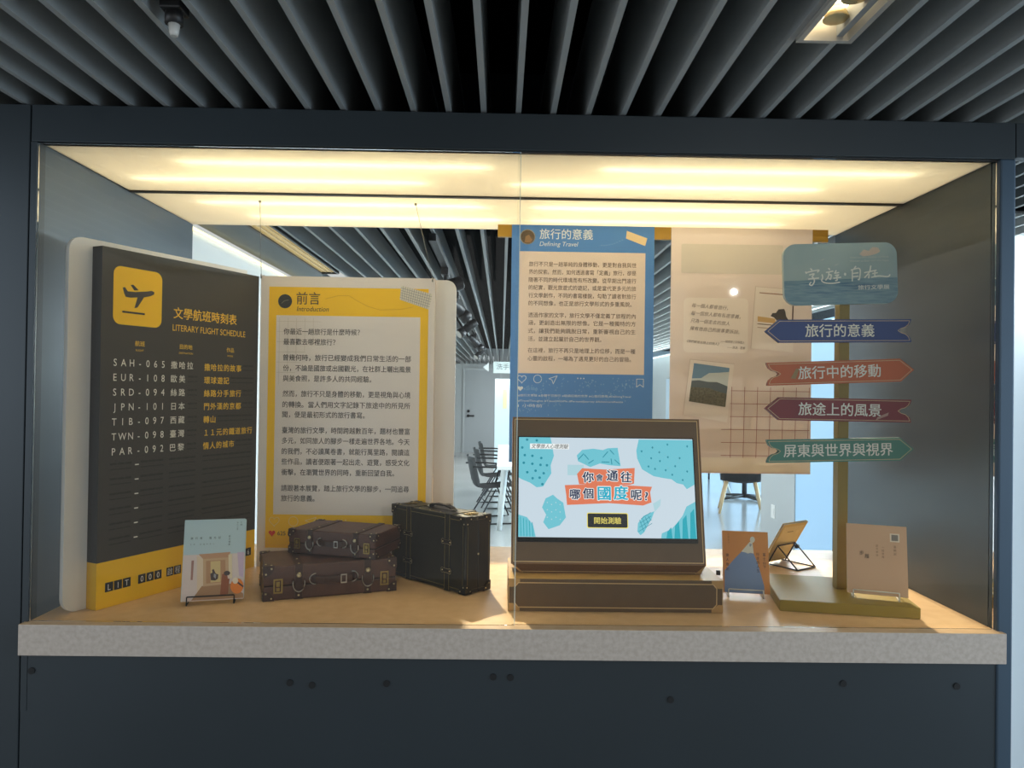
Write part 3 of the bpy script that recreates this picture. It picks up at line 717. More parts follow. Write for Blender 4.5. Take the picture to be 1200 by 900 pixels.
# screen
SX0, SX1, SY0, SY1 = .0140, .4690, .0535, .3210
bm = bmesh.new(); prism(bm, rrect(SX0, SY0, SX1, SY1, .002), face, -.0022, .004)
ks = link('screen', bm, M('screen_bezel', (9, 10, 12), .35, spec=.2), kt)
def EM(name, rgb, k=.92): return M('lit_'+name, (4, 4, 4), .35, spec=.2, emit=rgb, estr=k)
sp = lambda x, y: (SX0+.0028+(x-40)/1080*(SX1-SX0-.0056), SY1-.0025-(y-64)/616*(SY1-SY0-.0145))
SF = lambda x, y, l: face(*sp(x, y), -.0024-l*.5)
a = Art()
e_bg = EM('background', (204, 218, 230)); e_t = EM('teal', (112, 196, 212)); e_t2 = EM('teal_deep', (24, 166, 184)); e_dot = EM('teal_dot', (28, 138, 158)); e_or = EM('orange', (226, 122, 88)); e_nv = EM('navy', (34, 46, 82)); e_wh = EM('white', (244, 246, 246)); e_cy = EM('cyan', (28, 172, 200)); e_bt = EM('button', (34, 38, 40)); e_ye = EM('yellow', (240, 222, 110)); e_pal = EM('pale_teal', (176, 212, 222)); e_bk = EM('black', (20, 22, 26))
a.rect(e_bg, 40, 64, 1120, 680, 0)
a.poly(e_t, [(40, 64), (235, 64), (245, 110), (256, 180), (236, 240), (240, 290), (215, 330), (190, 372), (150, 378), (110, 350), (60, 330), (40, 318)], 1)
for k, (x, y) in enumerate([(76, 178), (123, 182), (178, 195), (70, 226), (123, 232), (173, 238), (213, 240), (92, 285), (143, 275), (193, 290), (125, 322), (168, 318), (185, 358), (90, 80), (60, 130), (150, 84)]): a.poly(e_dot, circle(x, y, 8, 10), 2)
a.rect(e_pal, 340, 235, 440, 300, 1); a.poly(e_t, [(398, 175), (432, 140), (500, 132), (560, 140), (590, 128), (652, 124), (660, 180), (668, 240), (600, 235), (540, 225), (480, 248), (405, 212)], 1)
for x0, y0, x1, y1 in ((408, 200, 440, 165), (445, 170, 470, 200), (560, 185, 590, 150), (605, 140, 628, 165), (552, 215, 598, 216), (610, 195, 614, 228), (632, 200, 662, 228), (470, 225, 500, 205)): a.line(e_dot, [(x0, y0), (x1, y1)], 5, 2)
a.poly(e_t, [(785, 70), (1120, 70), (1120, 350), (1072, 378), (1050, 350), (1012, 342), (980, 318), (935, 312), (870, 300), (800, 258), (772, 190), (768, 140)], 1)
for (x, y) in [(800, 145), (868, 120), (910, 150), (962, 100), (858, 188), (912, 205), (962, 180), (1035, 185), (1005, 236), (1078, 268), (945, 262), (880, 255), (840, 240), (1048, 322), (1085, 110), (985, 290)]: a.poly(e_dot, [(x-6, y), (x, y-8), (x+7, y-2), (x+2, y+8)], 2)
a.poly(e_t, [(205, 445), (250, 422), (275, 445), (312, 470), (328, 560), (290, 608), (222, 632), (190, 590), (208, 545), (183, 500)], 1)
for k in range(12): a.poly(e_pal, circle(215+(k % 4)*26, 470+(k//4)*45+(k % 2)*12, 4, 8), 2)
a.poly(e_t, [(40, 545), (90, 560), (128, 605), (145, 678), (40, 678)], 1)
for k in range(5): a.line(e_t2, [(52+k*18, 560+k*8), (56+k*18, 676)], 4, 2)
a.poly(e_pal, [(860, 470), (910, 440), (905, 480), (870, 520)], 1)
a.poly(e_t, [(868, 515), (850, 560), (800, 645), (778, 662), (760, 640), (765, 590), (800, 545)], 1)
for k in range(4): a.line(e_dot, [(775+k*18, 570-k*8), (800+k*14, 640-k*24)], 3, 2); a.line(e_dot, [(768+k*6, 640-k*26), (850-k*2, 590-k*22)], 3, 2)
a.poly(e_t, [(1120, 455), (1065, 485), (1040, 540), (1000, 590), (968, 622), (908, 650), (903, 680), (1120, 680)], 1)
for k in range(4): a.poly(e_t2, [(935+k*48, 680), (942+k*48, 640-k*38), (966+k*48, 612-k*38), (972+k*48, 680)], 2)
a.build('screen_artwork', SF, ks)
a = Art()
a.poly(e_or, [(398, 292), (430, 256), (580, 262), (755, 250), (748, 348), (720, 356), (410, 356)], 3)
a.poly(e_or, [(322, 362), (560, 352), (858, 366), (845, 400), (852, 462), (800, 482), (590, 470), (335, 484), (330, 420)], 3)
for ch, x, y, s_, rot in (('你', 466, 312, 62, -4), ('會', 536, 314, 40, 0), ('通', 615, 301, 64, 3), ('往', 700, 310, 62, 2), ('哪', 384, 418, 60, 3), ('個', 465, 413, 60, 0), ('呢', 760, 418, 62, 2), ('?', 822, 424, 62, 4)):
    a.text(e_wh, ch, x, y, s_, 4, align='C', bold=.085, rot=rot); a.text(e_nv, ch, x, y, s_, 5, align='C', bold=.028, rot=rot)
for ch, x, y, s_ in (('國', 563, 411, 80), ('度', 665, 408, 80)):
    a.text(e_wh, ch, x, y, s_, 4, align='C', bold=.075); a.text(e_cy, ch, x, y, s_, 5, align='C', bold=.03)
a.rect(e_ye, 455, 529, 706, 623, 3, 10); a.rect(e_bt, 460, 534, 701, 618, 4, 8); a.text(e_ye, '開始測驗', 581, 577, 38, 5, align='C', width=164, bold=.008)
a.rect(e_wh, 108, 104, 350, 138, 3); a.text(e_bk, '文學旅人心理測驗', 116, 121, 27, 4, shear=.2, bold=.006, width=230)
a.build('screen_lettering', SF, ks)

# ================================================================== SIGNPOST
OL = M('post_olive', (136, 116, 40), .5); OLD = M('base_olive', (150, 128, 40), .5)
spt = thing('signpost', 'olive signpost with a sea-picture board and four coloured arrow boards', 'signpost', (.854, .255, 0))
cb, sb_ = math.cos(R(-10.8)), math.sin(R(-10.8))
bm = bmesh.new(); vv = box(bm, 0, .322, 0, .272, .0005, .028, 0)
for v in vv:
    x, y = v.co.x, v.co.y; v.co.x = .652-.854+x*cb-y*sb_; v.co.y = .138-.255+x*sb_+y*cb
bmesh.ops.bevel(bm, geom=list(bm.edges), offset=.0012, segments=2, affect='EDGES')
link('base', bm, OLD, spt)
bm = bmesh.new(); box(bm, -.0135, .0135, -.0135, .0135, .0285, .93, bev=.001); link('post', bm, OL, spt)
kk = 1.0481
def SG(x, z): return (-.0418+(x+.0418)*kk-.854, .5344+(z-.5344)*kk)     # local x, z of a sign point
FS = -.027                                                                # front plane of the boards (local y)
hx0, hz0 = SG(.654, .758); hx1, hz1 = SG(.938, .912); tilt = R(2.2)
hc = ((hx0+hx1)/2, (hz0+hz1)/2+.0015); hw, hh = (hx1-hx0)/2, (hz1-hz0)/2-.001
def hfn(u, v, d):
    c_, s_ = math.cos(tilt), math.sin(tilt); return (hc[0]+u*c_-v*s_, FS+d, hc[1]+u*s_+v*c_)
SEA = M('print_sea', (92, 130, 152), .5, noise=(26, (118, 152, 168), 5, (1, 1, 9))); SKYP = M('print_sky', (142, 168, 178), .5, noise=(9, (156, 178, 184), 3))
bm = bmesh.new(); prism(bm, rrect(-hw, -hh, hw, hh, .032, 8), hfn, 0, .012, 0, 1); hb = link('header_board', bm, [SKYP, M('board_edge', (170, 186, 190), .5)], spt)
a = Art(); HF_ = lambda x, y, l: hfn(x, y, -l)
r_ = .032; sea = [(hw, -.012), (-hw, -.016)]+[p_ for p_ in rrect(-hw, -hh, hw, hh, r_, 8) if p_[1] < -hh+r_+.001]
a.poly(SEA, sea, 1)
cl = M('print_cloud', (200, 186, 176), .5)
a.poly(cl, [(.050, .050), (.062, .062), (.075, .058), (.085, .068), (.100, .066), (.105, .056), (.094, .050), (.078, .046), (.060, .044)], 1)
WV = M('print_wave', (66, 108, 140), .5)
for k in range(16):
    x = random.uniform(-.12, .08); z = random.uniform(-.065, -.024); a.poly(WV, [(x, z), (x+.03, z+.0012), (x+.055, z), (x+.03, z-.0012)], 2)
for (x, y) in ((-.048, .038), (-.012, .024)): a.poly(M('bird_pale', (190, 196, 192), .5), [(x-.008, y-.003), (x, y), (x+.009, y+.004), (x+.002, y-.001)], 2)
a.build('sea_print', HF_, hb)
a = Art(); SW = M('sign_lettering', (226, 230, 226), .5)
sx = lambda px: -hw+(px-72)/(1135-72)*2*hw
sy = lambda py: hh-(py-90+(0))/(650-90)*2*hh
def stroke(pts, wd=.0032):
    P = [(sx(x), sy(y)) for x, y in pts]; Q = []
    for i in range(len(P)-1):
        p0, p1, p2, p3 = P[max(i-1, 0)], P[i], P[i+1], P[min(i+2, len(P)-1)]
        for k in range(5):
            t_ = k/5; Q.append(tuple(.5*((2*p1[j])+(-p0[j]+p2[j])*t_+(2*p0[j]-5*p1[j]+4*p2[j]-p3[j])*t_**2+(-p0[j]+3*p1[j]-3*p2[j]+p3[j])*t_**3) for j in (0, 1)))
    Q.append(P[-1]); a.line(SW, Q, wd, 3)
# brush lettering 字遊・自在
stroke([(322, 318), (334, 330)]); stroke([(275, 345), (280, 358), (300, 348), (395, 332), (385, 350)]); stroke([(310, 375), (352, 366), (335, 392), (350, 410), (352, 440), (330, 470), (308, 462), (322, 442)]); stroke([(300, 412), (395, 405)])
stroke([(428, 375), (432, 405), (422, 430), (455, 450), (520, 456), (590, 448)]); stroke([(490, 318), (500, 330)]); stroke([(468, 355), (530, 345)]); stroke([(492, 355), (485, 395), (460, 425)]); stroke([(490, 378), (512, 380), (505, 418), (492, 410)]); stroke([(560, 340), (548, 362)]); stroke([(545, 365), (585, 358)]); stroke([(550, 385), (582, 380), (562, 400), (568, 425), (552, 432)]); stroke([(535, 410), (602, 402)])
a.poly(SW, circle(sx(643), sy(375), .003, 10, .004), 3)
stroke([(745, 305), (725, 330)]); stroke([(712, 340), (708, 438)]); stroke([(700, 338), (780, 328), (776, 420), (762, 425)]); stroke([(715, 370), (765, 365)]); stroke([(715, 400), (765, 396)])
stroke([(825, 365), (935, 345)]); stroke([(885, 305), (870, 360), (825, 410)]); stroke([(868, 380), (862, 415)]); stroke([(900, 375), (945, 368)]); stroke([(922, 350), (920, 400)]); stroke([(890, 408), (960, 398), (1040, 406), (1062, 388)])
a.text(SW, '旅行文學展', sx(760), sy(500), .0115, 3, down=False, width=sx(1055)-sx(760), bold=.004)
a.text(M('sign_faint', (196, 206, 204), .5), 'Travel Literature Exhibition of Words', sx(690), sy(222), .006, 3, down=False, width=sx(1055)-sx(690)); a.text(MATS['sign_faint'], 'Wander at Ease with the Pages', sx(690), sy(255), .006, 3, down=False, width=sx(1055)-sx(690))
a.build('lettering', HF_, hb)
def arrow(col, edge, body, tipL, xa, xb, zc, half, tl, lab, tx, tw, tape=None):
    """arrow board between xa (left) and xb (right)"""
    (X0, Z), (X1, _) = SG(xa, zc), SG(xb, zc); L = X1-X0; h = half*kk; t_ = .034*kk; c_, s_ = math.cos(tl), math.sin(tl)
    def shape(i):
        hh_ = h-i; P = [(0+i*1.4, 0), (t_+i*.3, hh_), (L-i, hh_)]
        nt = [(L-.001-i*.9, .80*h), (L-.005-i*.8, .52*h), (L-.014-i*.5, .30*h), (L-.026-i*.3, .19*h), (L-.031-i, 0)]
        nt = [(x, min(y, hh_)) for x, y in nt]
        P += nt+[(x, -y) for x, y in nt[-2::-1]]+[(L-i, -hh_), (t_+i*.3, -hh_)]
        return [(x, -y) for x, y in P] if tipL else [(L-x, y) for x, y in P]
    def fn(u, v, d):
        du = u-L/2; return (X0+L/2+du*c_-v*s_, FS+d, Z+du*s_+v*c_)
    bm_ = bmesh.new(); prism(bm_, shape(0), fn, 0, .012, 0, 1); o = link('arrow_board', bm_, [M(col[0], col[1], .5), M(edge[0], edge[1], .5)], spt); o['label'] = lab
    a_ = Art(); LN = M('arrow_line', (206, 186, 150), .5); a_.line(LN, shape(.0042), .0013, 1, True)
    x0 = (tx-xa)*kk; a_.text(SW, body, x0, 0, .030*kk, 2, width=tw*kk, down=False, bold=.012)
    if tape: a_.poly(M(tape[0], tape[1], .6), [(x*kk, z*kk) for x, z in tape[2]], 3)
    a_.build('lettering', lambda x, y, l: fn(x, y, -l), o)
arrow(('arrow_blue', (18, 60, 130)), ('edge_blue', (16, 44, 96)), '旅行的意義', True, .610, .974, .6945, .0285, R(1.1), 'navy blue arrow board pointing left', .709, .172)
arrow(('arrow_orange', (184, 92, 52)), ('edge_orange', (140, 72, 48)), '旅行中的移動', False, .615, .982, .5925, .0285, R(2.6), 'orange arrow board pointing right', .692, .206, ('tape_olive', (150, 130, 92), [(.058, -.012), (.072, .012), (.080, .010), (.070, -.014)]))
arrow(('arrow_red', (118, 28, 46)), ('edge_red', (88, 24, 38)), '旅途上的風景', True, .612, .976, .4985, .0285, R(-.3), 'dark red arrow board pointing left', .694, .206, ('tape_pink', (170, 136, 128), [(.275, -.024), (.305, -.012), (.307, -.004), (.279, -.016)]))
arrow(('arrow_teal', (66, 130, 120)), ('edge_teal', (52, 100, 94)), '屏東與世界與視界', False, .617, .983, .3985, .0285, R(1.7), 'teal arrow board pointing right', .658, .272)

# ================================================================== SUITCASES
BRASS = M('brass', (206, 196, 160), .28, .9); RING = M('steel_ring', (176, 172, 164), .3, .9)
def rivets(lst, parent):
    for args in lst:
        b = bmesh.new(); dome(b, *args); link('rivet', b, BRASS, parent)
def suitcase(lab, cols, Wd, Dp, Ht, loc, rot, tabs=False, lid=.42, group='vintage suitcases'):
    t = thing('suitcase', lab, 'suitcase', loc, rot, group)
    leather = M('leather_'+cols[0], cols[1], .42, bump=(220, .25), noise=(40, cols[2], 5)); strapm = M('strap_'+cols[0], cols[3], .45, bump=(260, .3)); stm = M('stitch_'+cols[0], cols[4], .6)
    zs = Ht*lid; g = .0012
    b = bmesh.new(); box(b, 0, Wd, 0, Dp, .0005, zs-g/2, bev=.0035, seg=3); link('body', b, leather, t)
    b = bmesh.new(); box(b, 0, Wd, 0, Dp, zs+g/2, Ht, bev=.0035, seg=3); link('lid', b, leather, t)
    b = bmesh.new(); box(b, .002, Wd-.002, .002, Dp-.002, zs-g, zs+g); link('seam', b, M('seam_dark', (20, 15, 14), .7), t)
    k = Wd/.334
    # straps over front, top and rear
    for s_ in (.255, .775):
        x = Wd*s_; w_ = .011*k; th = .0016; b = bmesh.new()
        box(b, x-w_, x+w_, -th, .0, .003, Ht+th); box(b, x-w_, x+w_, -th, Dp+th, Ht, Ht+th); box(b, x-w_, x+w_, Dp, Dp+th, .003, Ht+th); box(b, x-w_, x+w_, 0, Dp, -th+.0018, .0022)
        if tabs: box(b, x-w_, x+w_, -th, Dp+th, -th, .0008)
        so = link('strap', b, strapm, t)
        b = bmesh.new()
        for e_ in (-w_+.0012, w_-.0012):
            box(b, x+e_-.0004, x+e_+.0004, -th-.0004, -th, .004, Ht); box(b, x+e_-.0004, x+e_+.0004, 0, Dp, Ht+th, Ht+th+.0004)
            if tabs: box(b, x+e_-.0004, x+e_+.0004, 0, Dp, -th-.0004, -th)
        link('stitching', b, stm, so)
        b = bmesh.new(); zc = Ht*.5                          # hanging leather tongue with a ring
        if not tabs:
            prism(b, rrect(x-.009*k, zc-.017*k, x+.009*k, zc+.026*k, .008*k), lambda u, v, d: (u, d, v), -.005, -.0016); link('strap_tongue', b, strapm, so)
            b = bmesh.new(); tube(b, [(x+.0145*k*math.cos(q_), -.0045, zc-.003*k+.021*k*math.sin(q_)) for q_ in [R(160)+i*R(220)/14 for i in range(15)]], .0016, 6); link('ring', b, RING, so)
            rivets([((x, -.005, zc+.018*k), (0, -1, 0), .0065*k), ((x, -.0016, .010), (0, -1, 0), .003*k), ((x, .006, Ht+.0016), (0, 0, 1), .003*k), ((x, .06*k, Ht+.0016), (0, 0, 1), .003*k)], so)
        else:
            for (yy, dr) in ((Dp*.36, 1), (Dp*.74, 1)):
                bone = [(-.022, -.005), (-.017, -.0085), (-.011, -.006), (.011, -.006), (.017, -.0085), (.022, -.005), (.022, .005), (.017, .0085), (.011, .006), (-.011, .006), (-.017, .0085), (-.022, .005)]
                bb = bmesh.new(); prism(bb, [(x+u*k, yy+v*k) for u, v in bone], lambda u, v, d: (u, v, d), -.0045, -.0016); bo = link('strap_loop', bb, strapm, so)
                rivets([((x-.015*k, yy, -.0045), (0, 0, -1), .0022), ((x+.015*k, yy, -.0045), (0, 0, -1), .0022)], bo)
                bb = bmesh.new(); tube(bb, [(x+u*k*.94, yy+v*k*.9, -.0046) for u, v in bone], .0005, 4, closed=True); link('piping', bb, BRASS, bo)
            b.free()
    # handle
    zc = Ht*.56; x0, x1 = Wd*.5-.052*k, Wd*.5+.062*k
    b = bmesh.new(); off = -.014
    pts = [(x0+.004, -.003, zc), (x0+.012, off*.7, zc-.001), (x0+.03, off, zc-.002), (x1-.03, off, zc-.002), (x1-.012, off*.7, zc-.001), (x1-.004, -.003, zc)]
    for i in range(len(pts)-1):
        (ax, ay, az), (cx, cy, cz) = pts[i], pts[i+1]
        q_ = [b.verts.new(p_) for p_ in ((ax, ay, az-.009*k), (cx, cy, cz-.009*k), (cx, cy, cz+.009*k), (ax, ay, az+.009*k), (ax, ay+.004, az-.009*k), (cx, cy+.004, cz-.009*k), (cx, cy+.004, cz+.009*k), (ax, ay+.004, az+.009*k))]
        for f in ((0, 1, 2, 3), (7, 6, 5, 4), (0, 4, 5, 1), (3, 2, 6, 7), (0, 3, 7, 4), (1, 5, 6, 2)): b.faces.new([q_[i_] for i_ in f])
    ho = link('handle', b, strapm, t)
    for xc, a0 in ((x0+.012, 90), (x1-.012, -90)):
        b = bmesh.new(); tube(b, [(xc+(.016*k)*math.cos(R(a0+180*i/10)), -.0035, zc+.0135*k*math.sin(R(a0+180*i/10))) for i in range(11)], .0016, 6)
        link('handle_ring', b, RING, ho)
    b = bmesh.new(); xb = x1-.034*k; box(b, xb-.0075*k, xb+.0075*k, off-.002, off-.0005, zc-.013*k, zc-.010*k); box(b, xb-.0075*k, xb+.0075*k, off-.002, off-.0005, zc+.007*k, zc+.010*k)
    for s_ in (-.0075, .0055): box(b, xb+s_*k, xb+(s_+.002)*k, off-.002, off-.0005, zc-.010*k, zc+.007*k)
    link('buckle', b, RING, ho)
    # latches
    for s_ in (.105, .905):
        x = Wd*s_; b = bmesh.new(); zl = zs+.001
        for (u0, u1, v0, v1) in ((-.011, -.0075, -.019, .017), (.0075, .011, -.019, .017), (-.0075, .0075, .0135, .017), (-.0075, .0075, -.019, -.0155)): box(b, x+u0*k, x+u1*k, -.003, -.0002, zl+v0*k, zl+v1*k)
        box(b, x-.0045*k, x+.0045*k, -.004, -.0002, zl-.002*k, zl+.010*k, bev=.0006); box(b, x-.004*k, x+.004*k, -.0045, -.0002, zl-.013*k, zl-.005*k, bev=.0006)
        link('latch', b, M('latch_brass', (156, 136, 84), .32, .85), t)
    # corner guards with rivets
    cg = .026*k
    for ix in (0, 1):
        for iy in (0, 1):
            for iz in (0, 1):
                b = bmesh.new(); X, Y, Z = ix*Wd, iy*Dp, iz*Ht; sx_, sy_, sz_ = 1-2*ix, 1-2*iy, 1-2*iz; th = .0014
                def quarter(axis):
                    P = [(0, 0)]+[(cg*math.cos(R(90*i/6)), cg*math.sin(R(90*i/6))) for i in range(7)]
                    def f_(u, v, d):
                        if axis == 'y': return (X+sx_*u, Y-sy_*d, Z+sz_*v)
                        if axis == 'z': return (X+sx_*u, Y+sy_*v, Z-sz_*d)
                        return (X-sx_*d, Y+sy_*u, Z+sz_*v)
                    prism(b, P, f_, th, -.0004)
                for ax_ in 'xyz':
                    if ax_ == 'z' and iz == 0 and not tabs: continue
                    quarter(ax_)
                co = link('corner_guard', b, strapm, t)
                rr = .0026*k if not tabs else .002; rl = []
                for (u, v) in ((.006, .019), (.019, .006)):
                    if iy == 0 or tabs: rl.append(((X+sx_*u*k, Y-sy_*th, Z+sz_*v*k), (0, -sy_, 0), rr))
                    rl.append(((X-sx_*th, Y+sy_*u*k, Z+sz_*v*k), (-sx_, 0, 0), rr))
                    if (iz and not tabs) or (tabs and iz == 0): rl.append(((X+sx_*u*k, Y+sy_*v*k, Z-sz_*th), (0, 0, -sz_), rr))
                rivets(rl, co)
    if tabs:                                                   # pale stitched edging of the upright case
        b = bmesh.new(); r_ = .0006; i_ = .010
        tube(b, [(i_, i_, -.0003), (Wd-i_, i_, -.0003), (Wd-i_, Dp-i_, -.0003), (i_, Dp-i_, -.0003)], r_, 4, closed=True)
        for x in (-.0003, Wd+.0003): tube(b, [(x, i_, i_*.8), (x, Dp-i_, i_*.8), (x, Dp-i_, Ht-i_*.8), (x, i_, Ht-i_*.8)], r_, 4, closed=True)
        tube(b, [(i_, -.0003, i_*.8), (Wd-i_, -.0003, i_*.8), (Wd-i_, -.0003, Ht-i_*.8), (i_, -.0003, Ht-i_*.8)], r_, 4, closed=True)
        link('edge_stitching', b, stm, t)
        for p_, n_, r_ in [((x, Dp*.5, Ht*.5), (1 if x > 0 else -1, 0, 0), .003) for x in (-.0004, Wd+.0004)]+[((Wd*(.08+.14*k_), -.0004, Ht*.12), (0, -1, 0), .0022) for k_ in range(7)]:
            b = bmesh.new(); dome(b, p_, n_, r_); link('stud', b, BRASS, t)
    return t
BR = ('brown', (88, 58, 46), (78, 50, 41), (60, 38, 31), (122, 90, 70))
suitcase('larger brown leather suitcase lying flat, under the smaller one', BR, .335, .185, .0865, (-.629, .172, 0), (0, 0, R(20.5)))
suitcase('smaller brown leather suitcase lying on top of the other brown one', ('dark_brown', (84, 52, 40), (74, 46, 36), (54, 33, 26), (114, 84, 62)), .257, .157, .064, (-.612, .328, .0890), (0, 0, R(-16.6)))
suitcase('black-green suitcase standing on edge behind the brown ones', ('black_green', (36, 38, 32), (30, 32, 28), (30, 30, 26), (150, 138, 84)), .314, .200, .092, (-.354, .462, .2030), (R(-90), 0, R(-44.5)), tabs=True, lid=.5)

# ================================================================== BOOKS AND BOOK STANDS
PAGES = M('book_pages', (232, 226, 212), .7)
def book(lab, loc, rz, lean, Wd, Ht, Th, cover, art=None, rr=.002, flip=False):
    t = thing('book', lab, 'book', loc, (0, 0, rz), None)
    c_, s_ = math.cos(lean), math.sin(lean)
    fn = lambda u, v, d: (u, v*s_+d*c_, v*c_-d*s_)
    b = bmesh.new(); prism(b, rrect(0, 0, Wd, Ht, (rr, 0, 0, rr)), fn, 0, .0012); co = link('front_cover', b, cover, t)
    b = bmesh.new(); prism(b, rrect(0, 0, Wd, Ht, (rr, 0, 0, rr)), fn, Th-.0012, Th); link('back_cover', b, cover if not flip else flip, t)
    b = bmesh.new(); prism(b, [(-.0012, 0), (0, 0), (0, Ht), (-.0012, Ht)], fn, 0, Th); link('spine', b, cover, t)
    b = bmesh.new(); prism(b, [(.0003, .002), (Wd-.003, .002), (Wd-.003, Ht-.002), (.0003, Ht-.002)], fn, .0013, Th-.0013); link('page_block', b, PAGES, t)
    if art:
        a_ = Art(.0003); art(a_, Wd, Ht); a_.build('cover_artwork', lambda x, y, l: fn(x*Wd, y*Ht, -l), co)
    return t
# pale blue book with a corridor photograph
PB = M('book_paleblue', (184, 208, 214), .35)
def art_pale(a, W_, H_):
    tx = lambda px: (px-62-(835-600)*0)/610
    def P(px, py): 
        v = 1-(py-80)/755; u = (px-(100-(py-85)/750*42))/(572+(py-85)/750*10); return (u, v)
    ps = lambda *pts: [P(*p_) for p_ in pts]
    wl = M('photo_wall', (222, 206, 200), .4)
    a.poly(wl, [(0, .0), (1, .0), (1, .565), (0, .565)], 1)
    a.poly(M('photo_floor', (170, 128, 88), .4), ps((250, 700), (520, 690), (640, 790), (640, 828), (150, 828)), 2)
    a.poly(M('photo_ceiling', (196, 150, 112), .4), ps((220, 405), (520, 395), (500, 445), (262, 450)), 2)
    a.poly(M('photo_corridor', (204, 168, 128), .4), ps((262, 450), (500, 445), (505, 690), (262, 705)), 2)
    a.poly(M('photo_inner', (186, 140, 98), .4), ps((290, 470), (470, 466), (475, 672), (290, 680)), 3)
    a.poly(M('photo_doorway', (214, 190, 130), .4), ps((332, 476), (425, 474), (425, 668), (332, 672)), 4)
    a.poly(M('photo_column', (226, 204, 176), .4), ps((205, 410), (262, 450), (262, 705), (205, 800)), 2)
    a.poly(M('photo_lilac', (206, 182, 206), .4), ps((585, 400), (648, 400), (640, 640), (600, 620)), 2)
    a.poly(M('photo_pale', (232, 216, 180), .4), ps((500, 420), (535, 410), (535, 640), (505, 640)), 3)
    a.poly(M('photo_frame', (168, 120, 108), .4), ps((155, 462), (178, 460), (165, 640), (146, 640)), 3)
    dk = M('photo_dark', (70, 52, 46), .4)
    a.poly(dk, ps((330, 590), (350, 580), (345, 555), (362, 548), (380, 590), (405, 600), (400, 640), (375, 655), (335, 650)), 5)
    a.poly(M('photo_grey', (150, 150, 150), .4), ps((365, 590), (385, 600), (380, 640), (360, 620)), 6)
    a.poly(M('photo_rust', (150, 82, 44), .4), ps((440, 600), (480, 590), (510, 650), (500, 720), (495, 785), (420, 795), (430, 690)), 5)
    a.poly(dk, [P(486+30*math.cos(q_), 592+22*math.sin(q_)) for q_ in [i*PI/8 for i in range(16)]], 6)
    a.poly(M('photo_face', (226, 200, 184), .4), ps((490, 612), (515, 610), (512, 640), (495, 645)), 6)
    a.poly(M('photo_orange', (238, 132, 30), .4), [P(580+62*math.cos(q_), 715+72*math.sin(q_)) for q_ in [i*PI/9 for i in range(18)]], 6)
    a.poly(M('photo_light', (240, 222, 196), .4), [P(565+28*math.cos(q_), 665+30*math.sin(q_)) for q_ in [i*PI/6 for i in range(12)]], 7)
    a.line(dk, ps((590, 685), (638, 722)), .02, 8)
    k = M('cover_ink', (74, 84, 88), .5)
    for i, ch in enumerate('旅行者 遠方記'):
        if ch != ' ': a.text(k, ch, .12+i*.075, .768, .028, 2, align='C', down=False, hscale=1.35, bold=.01)
    for i, ch in enumerate('文字 走過的地方'):
        if ch != ' ': a.text(k, ch, .11+i*.052, .692, .016, 2, align='C', down=False, hscale=1.35)
    a.vtext(k, '散文選集', .735, .78, .022, .034, 2, down=False, hscale=1.35); a.vtext(k, '旅行文學', .86, .95, .018, .028, 2, down=False, hscale=1.35); a.vtext(k, '人間', .92, .955, .022, .032, 2, down=False, hscale=1.35)
bA = book('pale blue book with a corridor photograph, on a black wire stand', (-.814, .130, .010), R(14), R(13), .143, .196, .016, PB, art_pale, .004)
OR_ = M('book_orange', (214, 142, 66), .5)
def art_mt(a, W_, H_):
    P = lambda px, py: ((px-(65+(py-85)*.04))/(505+(py-85)*.03), 1-(py-85)/700)
    ps = lambda *pts: [P(*p_) for p_ in pts]
    bl = M('cover_blue', (118, 144, 188), .5); wh = M('cover_white_peak', (222, 220, 206), .5); k = M('cover_ink2', (72, 54, 44), .6)
    a.poly(bl, ps((280, 320), (418, 335), (470, 450), (548, 690), (555, 783), (95, 783), (92, 540), (180, 430)), 1)
    a.poly(wh, ps((278, 320), (370, 205), (400, 195), (420, 335), (385, 328), (352, 338), (320, 325)), 2)
    a.poly(wh, [P(400+28*math.cos(q_), 178+36*math.sin(q_)) for q_ in [i*PI/8 for i in range(16)]], 3)
    a.poly(M('cover_shade', (150, 160, 170), .5), ps((372, 222), (398, 232), (380, 262), (368, 250)), 3)
    a.vtext(k, '富士山下', .90, .63, .05, .066, 3, down=False, hscale=1.3, bold=.01); a.vtext(k, '行走的人生', .76, .63, .05, .066, 3, down=False, hscale=1.3, bold=.01)
    a.vtext(k, '旅人散記', .085, .60, .048, .075, 3, down=False, hscale=1.3, bold=.01); a.vtext(M('cover_ink3', (150, 92, 40), .6), '文學旅行', .12, .94, .03, .045, 3, down=False, hscale=1.3)
bB = book('orange book with a blue snow-capped mountain, beside the kiosk base', (.552, .262, .012), R(-9), R(15), .116, .160, .013, OR_, art_mt, .001)
TANB = M('book_tan', (206, 172, 142), .6)
def art_tan(a, W_, H_):
    k = M('cover_ink4', (112, 90, 70), .6)
    a.rect(M('stamp_border', (226, 216, 200), .6), .72, .77, .88, .89, 1); a.rect(M('stamp_grey', (132, 128, 122), .6), .745, .787, .855, .873, 2)
    a.vtext(k, '島嶼記', .80, .70, .035, .05, 2, down=False, hscale=1.2); a.vtext(k, '一段旅程', .60, .68, .03, .045, 2, down=False, hscale=1.2); a.vtext(k, '遠方來信', .50, .70, .03, .045, 2, down=False, hscale=1.2)
    a.text(k, '步', .24, .58, .06, 2, align='C', down=False, hscale=1.2, bold=.02); a.text(k, '履', .33, .54, .06, 2, align='C', down=False, hscale=1.2, bold=.02)
bC = book('tan book with a small grey stamp square, on the olive signpost base', (.835, .168, .040), R(-20.5), R(14), .136, .172, .010, TANB, art_tan, .001)
YB = M('book_back_yellow', (204, 176, 104), .5)
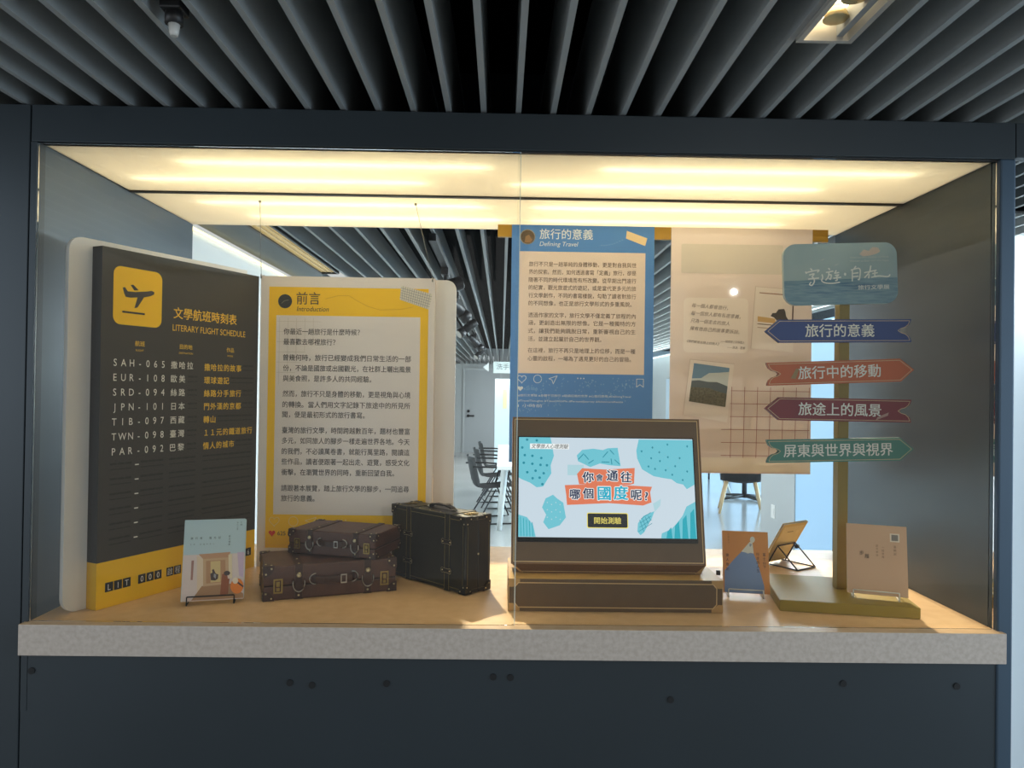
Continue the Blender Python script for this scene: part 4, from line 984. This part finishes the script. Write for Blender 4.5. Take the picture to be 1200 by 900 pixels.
def art_back(a, W_, H_):
    a.rect(M('back_pale', (214, 196, 140), .5), .06, .05, .94, .93, 1); a.rect(M('back_mark', (120, 110, 70), .6), .30, .78, .55, .80, 2); a.rect(M('back_tape', (224, 206, 150), .5), .7, .72, .8, .80, 2)
bD = thing('dummy', 'x', 'x'); bpy.data.objects.remove(bD)

def stand(lab, loc, rz, lean, Wd, Th, mat, back=.10, knob=None, name='book_stand', r=.0016, hb=.10):
    """wire easel: front lip, two side rails under the book, leaning back frame and rear foot"""
    t = thing(name, lab, 'book stand', loc, (0, 0, rz), 'wire book stands'); c_, s_ = math.cos(lean), math.sin(lean)
    f = lambda u, v, d: (u, v*s_+d*c_, v*c_-d*s_)
    x0, x1 = Wd*.09, Wd*.85; z0 = .0095
    g = lambda u, v, d: tuple(Vector(f(u, v, d))+Vector((0, 0, z0)))
    b = bmesh.new(); tube(b, [g(x0, .011, -.0058), g(x1, .011, -.0058)], r, 6)
    for x in (x0, x1):
        p_ = g(x, .011, -.0058); tube(b, [p_, (p_[0], g(x, 0, -.0058)[1]-.001, r)], r, 6)
    link('front_lip', b, mat, t)
    b = bmesh.new()
    for x in (x0, x1): tube(b, [(x, g(x, 0, -.003)[1]-.002, r), (x, .02, r*1.2), (x, back, r)], r, 6)
    tube(b, [(x0, back, r), (x1, back, r)], r, 6); link('foot_frame', b, mat, t)
    b = bmesh.new()
    for x in (x0, x1): tube(b, [g(x, .0, Th+.004), g(x, hb, Th+.004)], r, 6); tube(b, [(x, back, r), g(x, hb, Th+.004)], r, 6)
    tube(b, [g(x0, hb, Th+.004), g(x1, hb, Th+.004)], r, 6); link('back_frame', b, mat, t)
    if knob:
        b = bmesh.new()
        for x in knob: q_ = Vector(g(x, .052, Th+.004)); tube(b, [q_-Vector((.005, 0, 0)), q_+Vector((.005, 0, 0))], .0065, 12)
        link('knob', b, BLACKM, t)
    return t
WW = M('white_wire', (232, 230, 222), .35)
stand('black wire book stand under the pale blue book', (-.814, .130, 0), R(14), R(13), .143, .016, BLACKM)
stand('white wire book stand with a black knob under the mountain book', (.552, .262, 0), R(-9), R(15), .116, .013, WW, knob=(-.0125,))
stand('white wire book stand under the tan book on the olive base', (.835, .168, .028), R(-20.5), R(14), .136, .010, WW, back=.085)
# book turned to the room behind, seen from its back
rzD = R(215); ln = R(30)
bE = book('yellowish book seen from its back, leaning on a black stand by the rear edge', (.8810, .705, .010), rzD, ln, .122, .150, .008, YB, None, .001)
a = Art(.0003); art_back(a, 1, 1)
c_, s_ = math.cos(ln), math.sin(ln)
bc = [c for c in bE.children if c.name.startswith('back_cover')][0]
a.build('cover_artwork', lambda x, y, l: ((1-x)*.122, y*.15*s_+(.008+l)*c_, y*.15*c_-(.008+l)*s_), bc)
stand('black wire book stand with a round knob, holding the back-turned book', (.8810, .705, 0), rzD, ln, .122, .008, BLACKM, back=.115, knob=(-.0125,), r=.0021, hb=.07)
